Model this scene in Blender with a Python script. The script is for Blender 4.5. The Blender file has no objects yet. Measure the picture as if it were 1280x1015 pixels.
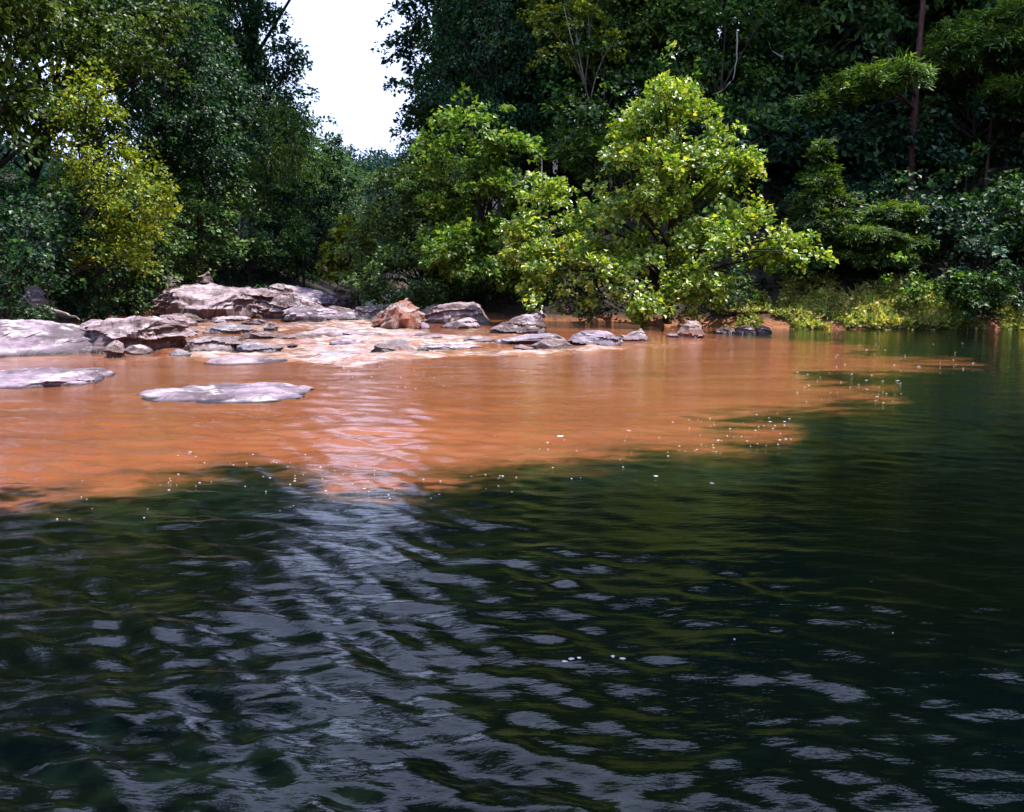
import bpy, math, random
import numpy as np
from mathutils import Vector

# ------------------------------------------------------------------ camera, world, sun, exposure
S = bpy.context.scene
COL = S.collection
F = 1150.0                       # focal length in photograph pixels (1280 wide)
HZ = 352.0                       # row of the horizon
PITCH = math.atan((507.5 - HZ) / F)
EYE = 1.6
cam_d = bpy.data.cameras.new('camera')
cam = bpy.data.objects.new('camera', cam_d)
COL.objects.link(cam)
cam.location = (0, 0, EYE)
cam.rotation_euler = (math.pi / 2 - PITCH, 0, 0)
cam_d.sensor_width = 36
cam_d.lens = 36 * F / 1280
cam_d.clip_end = 5000
S.camera = cam

SUN_DIR = Vector((0.38, 0.02, 0.92)).normalized()      # towards the sun: high, behind and to the right
EL = math.asin(SUN_DIR.z)
AZ = math.atan2(SUN_DIR.x, SUN_DIR.y)
w = bpy.data.worlds.new('World')
S.world = w
w.use_nodes = True
wn, wl = w.node_tree.nodes, w.node_tree.links
wn.clear()
wo = wn.new('ShaderNodeOutputWorld')
bg = wn.new('ShaderNodeBackground')
bg.inputs['Strength'].default_value = 0.09
sky = wn.new('ShaderNodeTexSky')
sky.sky_type = 'NISHITA'
sky.sun_disc = False
sky.sun_elevation = EL
sky.sun_rotation = AZ
sky.dust_density = 2.0
sky.air_density = 1.2
# thin summer haze cloud over the whole sky
tc = wn.new('ShaderNodeTexCoord')
cn = wn.new('ShaderNodeTexNoise')
cn.inputs['Scale'].default_value = 2.2
cn.inputs['Detail'].default_value = 5
cr = wn.new('ShaderNodeMapRange')
cr.inputs[1].default_value = 0.3
cr.inputs[2].default_value = 0.7
cr.inputs[3].default_value = 0.6
cr.inputs[4].default_value = 0.9
cm = wn.new('ShaderNodeMixRGB')
cm.inputs[2].default_value = (10.6, 12.3, 19.0, 1)
wl.new(tc.outputs['Generated'], cn.inputs['Vector'])
wl.new(cn.outputs['Fac'], cr.inputs[0])
wl.new(cr.outputs[0], cm.inputs[0])
wl.new(sky.outputs[0], cm.inputs[1])
wl.new(cm.outputs[0], bg.inputs['Color'])
wl.new(bg.outputs[0], wo.inputs['Surface'])

sd = bpy.data.lights.new('sun', 'SUN')
sd.energy = 5.0
sd.angle = math.radians(0.5)
sd.color = (1.0, 0.94, 0.84)
sun = bpy.data.objects.new('sun', sd)
COL.objects.link(sun)
sun.location = (20, -10, 60)
sun.rotation_euler = SUN_DIR.to_track_quat('Z', 'Y').to_euler()

S.view_settings.view_transform = 'Standard'
S.view_settings.look = 'None'
S.view_settings.exposure = 0.58
S.view_settings.gamma = 1.0
S.view_settings.use_curve_mapping = False
S.cycles.max_bounces = 6
S.cycles.diffuse_bounces = 3
S.cycles.glossy_bounces = 3
S.cycles.transmission_bounces = 4
S.cycles.transparent_max_bounces = 4
S.cycles.caustics_reflective = False
S.cycles.caustics_refractive = False

# ------------------------------------------------------------------ maths helpers
CP, SP = math.cos(PITCH), math.sin(PITCH)


def ray(px, py):
    a, b = (px - 640) / F, (507.5 - py) / F
    return (a, CP + SP * b, -SP + CP * b)


def at(px, py, Y):
    """point seen at pixel px,py at world distance Y ahead"""
    d = ray(px, py)
    t = Y / d[1]
    return Vector((d[0] * t, Y, EYE + d[2] * t))


def sstep(a, b, x):
    t = np.clip((np.asarray(x, float) - a) / (b - a), 0, 1)
    return t * t * (3 - 2 * t)


def zw(x, y):
    """height of the water surface: a low ledge with a slightly higher reach above it"""
    left = 1 - sstep(2.5, 6.5, x)
    return left * (0.20 * sstep(21.5, 26.5, y) + 0.018 * np.clip(np.asarray(y, float) - 30, 0, 200))


def on_water(px, py):
    z = 0.0
    d = ray(px, py)
    for _ in range(30):
        t = (z - EYE) / d[2] if d[2] < -1e-4 else 60
        t = min(t, 90)
        z = 0.5 * z + 0.5 * float(zw(d[0] * t, d[1] * t))
    return Vector((d[0] * t, d[1] * t, z))


def project(x, y, z):
    """world arrays -> photograph pixels"""
    dz = z - EYE
    dep = y * CP - dz * SP
    up = y * SP + dz * CP
    dep = np.where(dep < 0.05, 0.05, dep)
    return 640 + F * x / dep, 507.5 - F * up / dep


def _h(ix, iy, iz, s):
    n = (ix * 374761393 + iy * 668265263 + iz * 2147483647 + s * 974634777) & 0xFFFFFFFF
    n = ((n ^ (n >> 13)) * 1274126177) & 0xFFFFFFFF
    n = (n ^ (n >> 16)) & 0xFFFFFFFF
    return n.astype(np.float64) / 4294967295.0 * 2 - 1


def vn(p, s=0):
    i = np.floor(p).astype(np.int64)
    f = p - i
    f = f * f * (3 - 2 * f)
    r = 0
    for a in (0, 1):
        for b in (0, 1):
            for c in (0, 1):
                wgt = (f[:, 0] if a else 1 - f[:, 0]) * (f[:, 1] if b else 1 - f[:, 1]) * (f[:, 2] if c else 1 - f[:, 2])
                r = r + wgt * _h(i[:, 0] + a, i[:, 1] + b, i[:, 2] + c, s)
    return r


def fbm(p, o=4, s=0):
    r, a = 0, 1.0
    for k in range(o):
        r = r + a * vn(p, s + k)
        p = p * 2.03 + 11.7
        a *= 0.5
    return r


def seg_dist(P, poly, closed=True):
    """unsigned distance to a polyline; P (n,2)"""
    A = np.array(poly, float)
    B = np.roll(A, -1, 0) if closed else A[1:]
    if not closed:
        A = A[:-1]
    d = np.full(len(P), 1e9)
    for a, b in zip(A, B):
        ab = b - a
        t = np.clip(((P - a) @ ab) / (ab @ ab), 0, 1)
        q = P - (a + t[:, None] * ab)
        d = np.minimum(d, np.hypot(q[:, 0], q[:, 1]))
    return d


def inside(P, poly):
    A = np.array(poly, float)
    B = np.roll(A, -1, 0)
    c = np.zeros(len(P), bool)
    for a, b in zip(A, B):
        if a[1] == b[1]:
            continue
        k = ((a[1] > P[:, 1]) != (b[1] > P[:, 1])) & (P[:, 0] < (b[0] - a[0]) * (P[:, 1] - a[1]) / (b[1] - a[1]) + a[0])
        c ^= k
    return c


def sdist(P, poly):
    """signed distance, positive inside"""
    return np.where(inside(P, poly), 1, -1) * seg_dist(P, poly)


def mesh_np(name, V, faces, mat=None, smooth=True, attrs=None):
    """V (n,3); faces (m,k) same-size polygons"""
    me = bpy.data.meshes.new(name)
    V = np.asarray(V, np.float32)
    faces = np.asarray(faces, np.int32)
    m, k = faces.shape
    me.vertices.add(len(V))
    me.vertices.foreach_set('co', V.ravel())
    me.loops.add(m * k)
    me.loops.foreach_set('vertex_index', faces.ravel())
    me.polygons.add(m)
    me.polygons.foreach_set('loop_start', np.arange(0, m * k, k, dtype=np.int32))
    me.polygons.foreach_set('use_smooth', np.full(m, smooth))
    if attrs:
        for an, av in attrs.items():
            at_ = me.attributes.new(an, 'FLOAT', 'POINT')
            at_.data.foreach_set('value', np.asarray(av, np.float32))
    me.update(calc_edges=True)
    if mat:
        me.materials.append(mat)
    return me


def link(name, me, parent=None, **kw):
    o = bpy.data.objects.new(name, me)
    COL.objects.link(o)
    if parent:
        o.parent = parent
    for k_, v_ in kw.items():
        if v_ is not None:
            o[k_] = v_
    return o


def thing(name, label, cat, loc=(0, 0, 0), group=None):
    o = link(name, None, None, label=label, category=cat, group=group)
    o.location = loc
    return o


# ------------------------------------------------------------------ materials
def mat(name):
    m = bpy.data.materials.new(name)
    m.use_nodes = True
    m.node_tree.nodes.clear()
    return m, m.node_tree.nodes, m.node_tree.links


def leaf_mat(name, dark, mid, light, trans=0.4, gloss=0.05, rough=0.5, vary=0.5):
    m, n, l = mat(name)
    out = n.new('ShaderNodeOutputMaterial')
    geo = n.new('ShaderNodeNewGeometry')
    oi = n.new('ShaderNodeObjectInfo')
    rp = n.new('ShaderNodeValToRGB')
    e = rp.color_ramp.elements
    e[0].color = (*dark, 1); e[0].position = 0.1
    e[1].color = (*light, 1); e[1].position = 0.97
    q = e.new(0.55); q.color = (*mid, 1)
    l.new(geo.outputs['Random Per Island'], rp.inputs[0])
    # clumps of lighter and darker leaves through the crown
    tcx = n.new('ShaderNodeTexCoord')
    nz = n.new('ShaderNodeTexNoise'); nz.inputs['Scale'].default_value = 1.3; nz.inputs['Detail'].default_value = 2
    l.new(tcx.outputs['Object'], nz.inputs['Vector'])
    mr = n.new('ShaderNodeMapRange'); mr.inputs[1].default_value = 0.3; mr.inputs[2].default_value = 0.7
    mr.inputs[3].default_value = 1 - vary; mr.inputs[4].default_value = 1 + vary
    l.new(nz.outputs['Fac'], mr.inputs[0])
    mo = n.new('ShaderNodeMapRange'); mo.inputs[3].default_value = 0.8; mo.inputs[4].default_value = 1.2
    l.new(oi.outputs['Random'], mo.inputs[0])
    mm = n.new('ShaderNodeMath'); mm.operation = 'MULTIPLY'
    l.new(mr.outputs[0], mm.inputs[0]); l.new(mo.outputs[0], mm.inputs[1])
    sc = n.new('ShaderNodeVectorMath'); sc.operation = 'SCALE'
    l.new(rp.outputs[0], sc.inputs[0]); l.new(mm.outputs[0], sc.inputs['Scale'])
    df = n.new('ShaderNodeBsdfDiffuse'); l.new(sc.outputs[0], df.inputs[0])
    tr = n.new('ShaderNodeBsdfTranslucent')
    tcl = n.new('ShaderNodeVectorMath'); tcl.operation = 'MULTIPLY'; tcl.inputs[1].default_value = (1.35, 1.25, 0.45)
    l.new(sc.outputs[0], tcl.inputs[0]); l.new(tcl.outputs[0], tr.inputs[0])
    mx = n.new('ShaderNodeMixShader'); mx.inputs[0].default_value = trans
    l.new(df.outputs[0], mx.inputs[1]); l.new(tr.outputs[0], mx.inputs[2])
    gl = n.new('ShaderNodeBsdfGlossy'); gl.inputs['Roughness'].default_value = rough
    gl.inputs['Color'].default_value = (1, 1, 1, 1)
    fr = n.new('ShaderNodeFresnel'); fr.inputs[0].default_value = 1.4
    fm = n.new('ShaderNodeMath'); fm.operation = 'MULTIPLY'; fm.inputs[1].default_value = gloss
    l.new(fr.outputs[0], fm.inputs[0])
    m2 = n.new('ShaderNodeMixShader')
    l.new(fm.outputs[0], m2.inputs[0]); l.new(mx.outputs[0], m2.inputs[1]); l.new(gl.outputs[0], m2.inputs[2])
    l.new(m2.outputs[0], out.inputs[0])
    return m


def bark_mat(name, c1, c2, scale=6):
    m, n, l = mat(name)
    out = n.new('ShaderNodeOutputMaterial')
    b = n.new('ShaderNodeBsdfPrincipled')
    b.inputs['Roughness'].default_value = 0.85
    tcx = n.new('ShaderNodeTexCoord')
    mp = n.new('ShaderNodeMapping'); mp.inputs['Scale'].default_value = (1, 1, 0.25)
    nz = n.new('ShaderNodeTexNoise'); nz.inputs['Scale'].default_value = scale; nz.inputs['Detail'].default_value = 6
    rp = n.new('ShaderNodeValToRGB')
    rp.color_ramp.elements[0].color = (*c1, 1); rp.color_ramp.elements[0].position = 0.35
    rp.color_ramp.elements[1].color = (*c2, 1); rp.color_ramp.elements[1].position = 0.65
    bp = n.new('ShaderNodeBump'); bp.inputs['Strength'].default_value = 0.7; bp.inputs['Distance'].default_value = 0.03
    l.new(tcx.outputs['Object'], mp.inputs[0]); l.new(mp.outputs[0], nz.inputs['Vector'])
    l.new(nz.outputs['Fac'], rp.inputs[0]); l.new(rp.outputs[0], b.inputs['Base Color'])
    l.new(nz.outputs['Fac'], bp.inputs['Height']); l.new(bp.outputs[0], b.inputs['Normal'])
    l.new(b.outputs[0], out.inputs[0])
    return m


L = {
    'deep': leaf_mat('leaf_deep', (0.007, 0.030, 0.021), (0.022, 0.078, 0.045), (0.085, 0.20, 0.085)),
    'olive': leaf_mat('leaf_olive', (0.020, 0.050, 0.014), (0.065, 0.135, 0.032), (0.19, 0.28, 0.07)),
    'mid': leaf_mat('leaf_mid', (0.014, 0.050, 0.018), (0.045, 0.125, 0.032), (0.14, 0.25, 0.06)),
    'bright': leaf_mat('leaf_bright', (0.05, 0.14, 0.025), (0.16, 0.33, 0.05), (0.38, 0.50, 0.11), 0.42),
    'syc': leaf_mat('leaf_sycamore', (0.06, 0.16, 0.03), (0.23, 0.38, 0.06), (0.55, 0.58, 0.13), 0.45, 0.12, 0.4, 0.3),
    'yellow': leaf_mat('leaf_yellow', (0.06, 0.12, 0.015), (0.21, 0.31, 0.030), (0.46, 0.50, 0.07), 0.42),
    'hemlock': leaf_mat('leaf_hemlock', (0.02, 0.05, 0.014), (0.055, 0.12, 0.03), (0.14, 0.23, 0.06), 0.2),
    'blue': leaf_mat('leaf_blue', (0.02, 0.06, 0.04), (0.06, 0.14, 0.10), (0.17, 0.27, 0.21), 0.25),
    'bough': leaf_mat('leaf_bough', (0.03, 0.09, 0.02), (0.11, 0.23, 0.05), (0.28, 0.40, 0.10), 0.35),
    'canopy': leaf_mat('leaf_canopy', (0.03, 0.075, 0.02), (0.085, 0.185, 0.04), (0.22, 0.33, 0.08), 0.4),
    'feather': leaf_mat('leaf_feather', (0.03, 0.08, 0.028), (0.095, 0.18, 0.06), (0.21, 0.32, 0.11), 0.38),
    'under': leaf_mat('leaf_undergrowth_shaded', (0.005, 0.016, 0.008), (0.012, 0.034, 0.014), (0.03, 0.07, 0.022), 0.2, 0.0),  # forest shade put into the colour: leaves kept nearly black
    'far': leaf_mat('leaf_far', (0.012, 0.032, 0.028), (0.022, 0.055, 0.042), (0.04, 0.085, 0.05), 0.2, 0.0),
    'grass': leaf_mat('blade_grass', (0.14, 0.24, 0.05), (0.36, 0.44, 0.10), (0.72, 0.54, 0.28), 0.4, 0.05, 0.5, 0.5),
}
BARK = bark_mat('bark_grey', (0.016, 0.013, 0.011), (0.055, 0.046, 0.040))
BARK_PINE = bark_mat('bark_pine', (0.03, 0.012, 0.014), (0.13, 0.05, 0.045), 9)
BARK_PALE = bark_mat('bark_pale', (0.10, 0.085, 0.07), (0.45, 0.42, 0.38), 3)


def rock_mat(name, pale, brown, dark, pale_amt=0.5, rust=None):
    m, n, l = mat(name)
    out = n.new('ShaderNodeOutputMaterial')
    b = n.new('ShaderNodeBsdfPrincipled')
    geo = n.new('ShaderNodeNewGeometry')
    mp = n.new('ShaderNodeMapping'); mp.inputs['Scale'].default_value = (1, 1, 3.5)
    mp.inputs['Rotation'].default_value = (0.1, 0.12, 0)
    l.new(geo.outputs['Position'], mp.inputs[0])

    def noise(scale, detail, vec, rough=0.6):
        x = n.new('ShaderNodeTexNoise'); x.inputs['Scale'].default_value = scale
        x.inputs['Detail'].default_value = detail; x.inputs['Roughness'].default_value = rough
        l.new(vec, x.inputs['Vector']); return x

    def rng(src, a, b_, c=0.0, d=1.0):
        x = n.new('ShaderNodeMapRange'); l.new(src, x.inputs[0])
        for i_, v_ in enumerate((a, b_, c, d)):
            x.inputs[i_ + 1].default_value = v_
        return x.outputs[0]

    def mixc(f, a, b_):
        x = n.new('ShaderNodeMixRGB')
        l.new(f, x.inputs[0])
        for i_, v_ in ((1, a), (2, b_)):
            if isinstance(v_, tuple):
                x.inputs[i_].default_value = (*v_, 1)
            else:
                l.new(v_, x.inputs[i_])
        return x.outputs[0]

    n1 = noise(0.9, 5, mp.outputs[0])
    n2 = noise(4.5, 7, mp.outputs[0], 0.7)
    n3 = noise(14, 5, geo.outputs['Position'], 0.7)
    c = mixc(rng(n1.outputs['Fac'], 0.52 - 0.12 * pale_amt - 0.05, 0.66 - 0.12 * pale_amt), pale, brown)
    c = mixc(rng(n2.outputs['Fac'], 0.50, 0.66, 0, 0.75), c, dark)
    n5 = noise(1.7, 6, mp.outputs[0], 0.65)
    c = mixc(rng(n5.outputs['Fac'], 0.53, 0.62, 0, 0.25 + 0.65 * pale_amt), c, (0.60, 0.54, 0.56))
    c = mixc(rng(n3.outputs['Fac'], 0.60, 0.72, 0, 0.45), c, (0.62, 0.60, 0.60))      # pale lichen
    if rust:
        n4 = noise(1.6, 4, geo.outputs['Position'])
        c = mixc(rng(n4.outputs['Fac'], 0.47, 0.56, 0, 0.9), c, rust)
    # steep faces turn brown: the rock's colour, with shadow painted in for contrast
    sx = n.new('ShaderNodeSeparateXYZ'); l.new(geo.outputs['Normal'], sx.inputs[0])
    side = rng(sx.outputs['Z'], 0.66, 0.30, 0, 0.92)
    c = mixc(side, c, brown if not rust else rust)
    # wet band above the water line
    px = n.new('ShaderNodeSeparateXYZ'); l.new(geo.outputs['Position'], px.inputs[0])
    at_ = n.new('ShaderNodeAttribute'); at_.attribute_name = 'above'
    ad = n.new('ShaderNodeMath'); ad.operation = 'ADD'
    nn = rng(n2.outputs['Fac'], 0, 1, -0.06, 0.06)
    l.new(at_.outputs['Fac'], ad.inputs[0]); l.new(nn, ad.inputs[1])
    wet = rng(ad.outputs[0], 0.035, 0.14, 1, 0)
    c = mixc(wet, c, (0.035, 0.024, 0.028))
    l.new(c, b.inputs['Base Color'])
    rr = rng(wet, 0, 1, 0.75, 0.28)
    l.new(rr, b.inputs['Roughness'])
    bp = n.new('ShaderNodeBump'); bp.inputs['Strength'].default_value = 0.8; bp.inputs['Distance'].default_value = 0.05
    l.new(n2.outputs['Fac'], bp.inputs['Height'])
    bp2 = n.new('ShaderNodeBump'); bp2.inputs['Strength'].default_value = 0.5; bp2.inputs['Distance'].default_value = 0.02
    l.new(n3.outputs['Fac'], bp2.inputs['Height']); l.new(bp.outputs[0], bp2.inputs['Normal'])
    l.new(bp2.outputs[0], b.inputs['Normal'])
    l.new(b.outputs[0], out.inputs[0])
    return m


R = {
    'lav': rock_mat('rock_lavender', (0.40, 0.30, 0.40), (0.12, 0.085, 0.11), (0.06, 0.045, 0.065), 0.8),
    'pale': rock_mat('rock_pale', (0.43, 0.325, 0.38), (0.105, 0.06, 0.058), (0.045, 0.03, 0.036), 0.5),
    'brown': rock_mat('rock_brown', (0.24, 0.17, 0.18), (0.085, 0.048, 0.045), (0.035, 0.022, 0.024), 0.2),
    'rust': rock_mat('rock_rust', (0.42, 0.33, 0.33), (0.15, 0.08, 0.065), (0.07, 0.04, 0.045), 0.3, (0.27, 0.10, 0.06)),
    'grey': rock_mat('rock_grey', (0.27, 0.24, 0.29), (0.16, 0.13, 0.15), (0.08, 0.07, 0.09), 0.7),
}

# water: clear green pool, a plume of orange mud in it, broken white water at the ledge
WM, n, l = mat('river_water')
out = n.new('ShaderNodeOutputMaterial')
b = n.new('ShaderNodeBsdfPrincipled')
b.inputs['IOR'].default_value = 1.40
geo = n.new('ShaderNodeNewGeometry')


def attr(nm):
    a = n.new('ShaderNodeAttribute'); a.attribute_name = nm
    return a.outputs['Fac']


def noise(scale, detail, stretch=(1, 1, 1), rot=0, rough=0.5):
    mp = n.new('ShaderNodeMapping'); mp.inputs['Scale'].default_value = stretch
    mp.inputs['Rotation'].default_value = (0, 0, rot)
    l.new(geo.outputs['Position'], mp.inputs[0])
    x = n.new('ShaderNodeTexNoise'); x.inputs['Scale'].default_value = scale
    x.inputs['Detail'].default_value = detail; x.inputs['Roughness'].default_value = rough
    l.new(mp.outputs[0], x.inputs['Vector'])
    return x.outputs['Fac']


def rng(src, a, b_, c=0.0, d=1.0):
    x = n.new('ShaderNodeMapRange'); l.new(src, x.inputs[0])
    for i_, v_ in enumerate((a, b_, c, d)):
        x.inputs[i_ + 1].default_value = v_
    return x.outputs[0]


def mixc(f, a, b_):
    x = n.new('ShaderNodeMixRGB')
    l.new(f, x.inputs[0])
    for i_, v_ in ((1, a), (2, b_)):
        if isinstance(v_, tuple):
            x.inputs[i_].default_value = (*v_, 1)
        else:
            l.new(v_, x.inputs[i_])
    return x.outputs[0]


def math2(op, a, b_):
    x = n.new('ShaderNodeMath'); x.operation = op
    for i_, v_ in enumerate((a, b_)):
        if isinstance(v_, (int, float)):
            x.inputs[i_].default_value = v_
        else:
            l.new(v_, x.inputs[i_])
    return x.outputs[0]


mud_c = mixc(rng(noise(0.55, 5, (0.5, 1.6, 1)), 0.35, 0.68), (0.31, 0.103, 0.045), (0.215, 0.070, 0.031))
mud_c = mixc(rng(noise(1.9, 6, (0.30, 1.7, 1), 0.05, 0.6), 0.50, 0.70, 0, 0.6), mud_c, (0.20, 0.075, 0.028))
mud_c = mixc(rng(noise(0.9, 6, (0.35, 1.5, 1), -0.1, 0.6), 0.52, 0.72, 0, 0.5), mud_c, (0.40, 0.17, 0.085))
green_c = mixc(rng(noise(0.5, 3), 0.4, 0.65), (0.003, 0.008, 0.007), (0.006, 0.011, 0.004))
edge = math2('MULTIPLY', math2('MULTIPLY', attr('mud'), math2('SUBTRACT', 1.0, attr('mud'))), 4.0)
mudf = math2('ADD', attr('mud'), math2('MULTIPLY', edge, rng(noise(1.7, 8, (0.7, 1.1, 1), 0, 0.62), 0.25, 0.75, -0.75, 0.75)))
c = mixc(rng(mudf, 0.05, 0.5), green_c, (0.075, 0.040, 0.014))
c = mixc(rng(mudf, 0.35, 0.9), c, mud_c)
foamn = rng(noise(3.0, 7, (0.5, 1.7, 1), 0.08, 0.7), 0.36, 0.66)
foamf = math2('MULTIPLY', attr('foam'), math2('ADD', math2('MULTIPLY', foamn, 0.85), math2('MULTIPLY', attr('foam'), 0.30)))
ff = rng(foamf, 0.5, 1.05)
c = mixc(rng(foamf, 0.03, 0.5, 0, 0.8), c, (0.36, 0.205, 0.15))
c = mixc(ff, c, (0.62, 0.50, 0.49))
l.new(c, b.inputs['Base Color'])
l.new(rng(ff, 0, 1, 0.012, 0.6), b.inputs['Roughness'])
h1 = noise(13.0, 4, (0.5, 1.25, 1), 0.08, 0.55)
h2 = noise(30.0, 3, (0.5, 1.3, 1), -0.06)
b1 = n.new('ShaderNodeBump'); b1.inputs['Distance'].default_value = 0.010
l.new(rng(attr('foam'), 0, 1, 0.55, 1.0), b1.inputs['Strength'])
l.new(h1, b1.inputs['Height'])
b2 = n.new('ShaderNodeBump'); b2.inputs['Distance'].default_value = 0.002; b2.inputs['Strength'].default_value = 0.6
l.new(h2, b2.inputs['Height']); l.new(b1.outputs[0], b2.inputs['Normal'])
l.new(b2.outputs[0], b.inputs['Normal'])
l.new(b.outputs[0], out.inputs[0])

GM, n, l = mat('bank_soil')
out = n.new('ShaderNodeOutputMaterial')
b = n.new('ShaderNodeBsdfPrincipled'); b.inputs['Roughness'].default_value = 0.9
geo = n.new('ShaderNodeNewGeometry')
g1 = noise(1.2, 6)
c = mixc(rng(g1, 0.35, 0.65), (0.014, 0.011, 0.008), (0.035, 0.025, 0.016))
sx = n.new('ShaderNodeSeparateXYZ'); l.new(geo.outputs['Position'], sx.inputs[0])
c = mixc(rng(math2('ADD', sx.outputs['Z'], rng(g1, 0, 1, -0.2, 0.2)), 0.2, 0.45, 1, 0), c, (0.30, 0.12, 0.055))
l.new(c, b.inputs['Base Color'])
bp = n.new('ShaderNodeBump'); bp.inputs['Distance'].default_value = 0.2; l.new(noise(5, 6), bp.inputs['Height'])
l.new(bp.outputs[0], b.inputs['Normal']); l.new(b.outputs[0], out.inputs[0])

FM, n, l = mat('foam')
out = n.new('ShaderNodeOutputMaterial')
b = n.new('ShaderNodeBsdfPrincipled'); b.inputs['Roughness'].default_value = 0.5
b.inputs['Base Color'].default_value = (0.66, 0.64, 0.66, 1)
l.new(b.outputs[0], out.inputs[0])

# ------------------------------------------------------------------ terrain
CH = [(-13, -60), (-12.6, 5), (-13.5, 16), (-16, 27), (-15.5, 34), (-13, 42), (-10.5, 54), (-14, 90), (-30, 160), (-60, 300),
      (-50, 300), (-24, 160), (-10, 90), (-6.8, 54), (-4.0, 42), (-1.5, 34.5), (1.5, 32.5), (4, 32.3), (6.5, 32.3), (9, 31.4),
      (17.5, 30.9), (19.5, 28.5), (18.5, 23), (15.5, 15), (12.8, 6), (12.8, -60)]


def ground(x, y):
    P = np.stack([x, y], 1)
    d = -sdist(P, CH)                       # positive on land
    right = sstep(-12, 2, x + 0.10 * y)
    slope = 0.30 + 0.41 * right
    z = np.where(d < 0, np.maximum(-0.9, d * 0.35), 0)
    land = 0.42 * sstep(0, 0.9, d) + np.clip(d - 1.0, 0, 60) * slope + 0.10 * np.clip(d, 0, 3) 
    z = np.where(d > 0, land, z)
    z = z + sstep(0.3, 6, d) * fbm(np.stack([x * 0.12, y * 0.12, 0 * x], 1), 4, 5) * 0.8
    z = z + zw(x, np.clip(y, 0, 120)) * 0.9
    # the wooded ridge that closes the valley
    r = np.clip((y - 170) / 160, 0, 1)
    z = np.where(r > 0, np.maximum(z, 38 * r * r * (3 - 2 * r) + 3 * fbm(np.stack([x * 0.02, y * 0.02, 0 * x], 1), 3, 9) * r), z)
    return z


def gz(x, y):
    return float(ground(np.array([x], float), np.array([y], float))[0])


gx = np.concatenate([np.linspace(-400, -60, 25, endpoint=False), np.linspace(-60, 60, 281), np.linspace(60, 400, 26)[1:]])
gy = np.concatenate([np.linspace(-100, 0, 20, endpoint=False), np.linspace(0, 70, 201), np.linspace(70, 500, 90)[1:]])
X, Y = np.meshgrid(gx, gy)
Z = ground(X.ravel(), Y.ravel())
V = np.stack([X.ravel(), Y.ravel(), Z], 1)


def grid_faces(nr, nc):
    i = np.arange(nr - 1)[:, None] * nc + np.arange(nc - 1)[None, :]
    i = i.ravel()
    return np.stack([i, i + 1, i + nc + 1, i + nc], 1)


link('ground', mesh_np('ground', V, grid_faces(len(gy), len(gx)), GM), kind='structure')

# ------------------------------------------------------------------ water
MUD = [(-900, 700), (-300, 660), (-100, 640), (0, 630), (100, 615), (180, 600), (250, 588), (320, 582), (360, 592), (420, 606), (520, 606),
       (600, 594), (680, 573), (760, 566), (870, 566), (950, 558), (992, 545), (985, 531), (930, 530), (868, 526), (905, 515),
       (1000, 509), (1060, 504), (1110, 498), (1128, 491), (1060, 487), (1045, 480), (1000, 472), (1000, 465), (1060, 465),
       (1140, 461), (1222, 456), (1215, 451), (1120, 448), (1060, 441), (1095, 435), (1050, 429), (960, 424), (905, 419), (890, 400),
       (900, 340), (-900, 340)]
FOAM = [  # polygon in photograph pixels, strength
    ([(196, 444), (240, 438), (300, 440), (345, 438), (400, 430), (470, 436), (540, 440), (640, 436), (760, 432), (800, 434), (700, 443),
      (560, 446), (440, 456), (350, 452), (240, 450)], 0.95),
    ([(395, 434), (395, 408), (405, 398), (455, 398), (480, 406), (520, 412), (560, 420), (600, 420), (620, 428), (560, 440), (470, 440)], 1.0),
    ([(180, 412), (190, 402), (260, 400), (330, 402), (400, 398), (405, 412), (360, 414), (300, 413), (260, 418), (215, 414)], 0.85),
    ([(206, 440), (206, 420), (232, 420), (236, 440)], 0.5),
    ([(300, 434), (310, 424), (400, 424), (420, 434), (360, 440)], 0.8),
    ([(540, 420), (600, 408), (640, 416), (620, 428), (560, 432)], 0.55),
    ([(-30, 446), (100, 446), (140, 444), (205, 446), (205, 451), (120, 452), (-30, 452)], 0.45),
    ([(700, 432), (830, 428), (900, 424), (880, 430), (780, 438), (700, 440)], 0.35),
    ([(360, 465), (440, 455), (520, 455), (540, 470), (470, 490), (420, 490)], 0.18),
]
th = np.concatenate([np.linspace(-180, -36, 60, endpoint=False), np.linspace(-36, 36, 600), np.linspace(36, 180, 61)[1:]])
rr = [0.25]
while rr[-1] < 130:
    q = rr[-1]
    rr.append(q + (0.15 if q < 1.5 else min(max(0.016, 0.0075 * q), 0.02 + 0.0011 * q * q) if q < 30 else 0.022 * q))
rr = np.array(rr)
TH, RR = np.meshgrid(np.radians(th), rr)
x, y = (RR * np.sin(TH)).ravel(), (RR * np.cos(TH)).ravel()
base = zw(x, y)
px, py = project(x, y, base)
front = y > 0.5
Pp = np.stack([px, py], 1)
wp = np.stack([x * 0.5, y * 0.9, 0 * x], 1)
warp = fbm(wp, 4, 31)
warp2 = fbm(wp * 3.1, 3, 41)
amp = np.clip((py - 400) / 16, 1.5, 11)
Pw = Pp + np.stack([warp * 14 + warp2 * 7, (warp * 0.6 + warp2 * 0.35) * amp], 1)
Pw = np.clip(Pw, -3000, 5000)
soft = np.clip((py - 395) / 7, 3.0, 30.0)
mud = np.where(front, np.clip(0.5 + sdist(Pw, MUD) / soft * 0.5, 0, 1), 0.0)
foam = np.zeros_like(x)
for poly, s in FOAM:
    P2 = Pp + np.stack([warp2 * 9, warp2 * 1.6], 1)
    foam = np.maximum(foam, s * np.clip(0.5 + sdist(P2, poly) / 4.0, 0, 1) * (y > 5))
foam = foam + 0.5 * sstep(36, 60, y) * (y > 30)
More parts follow.
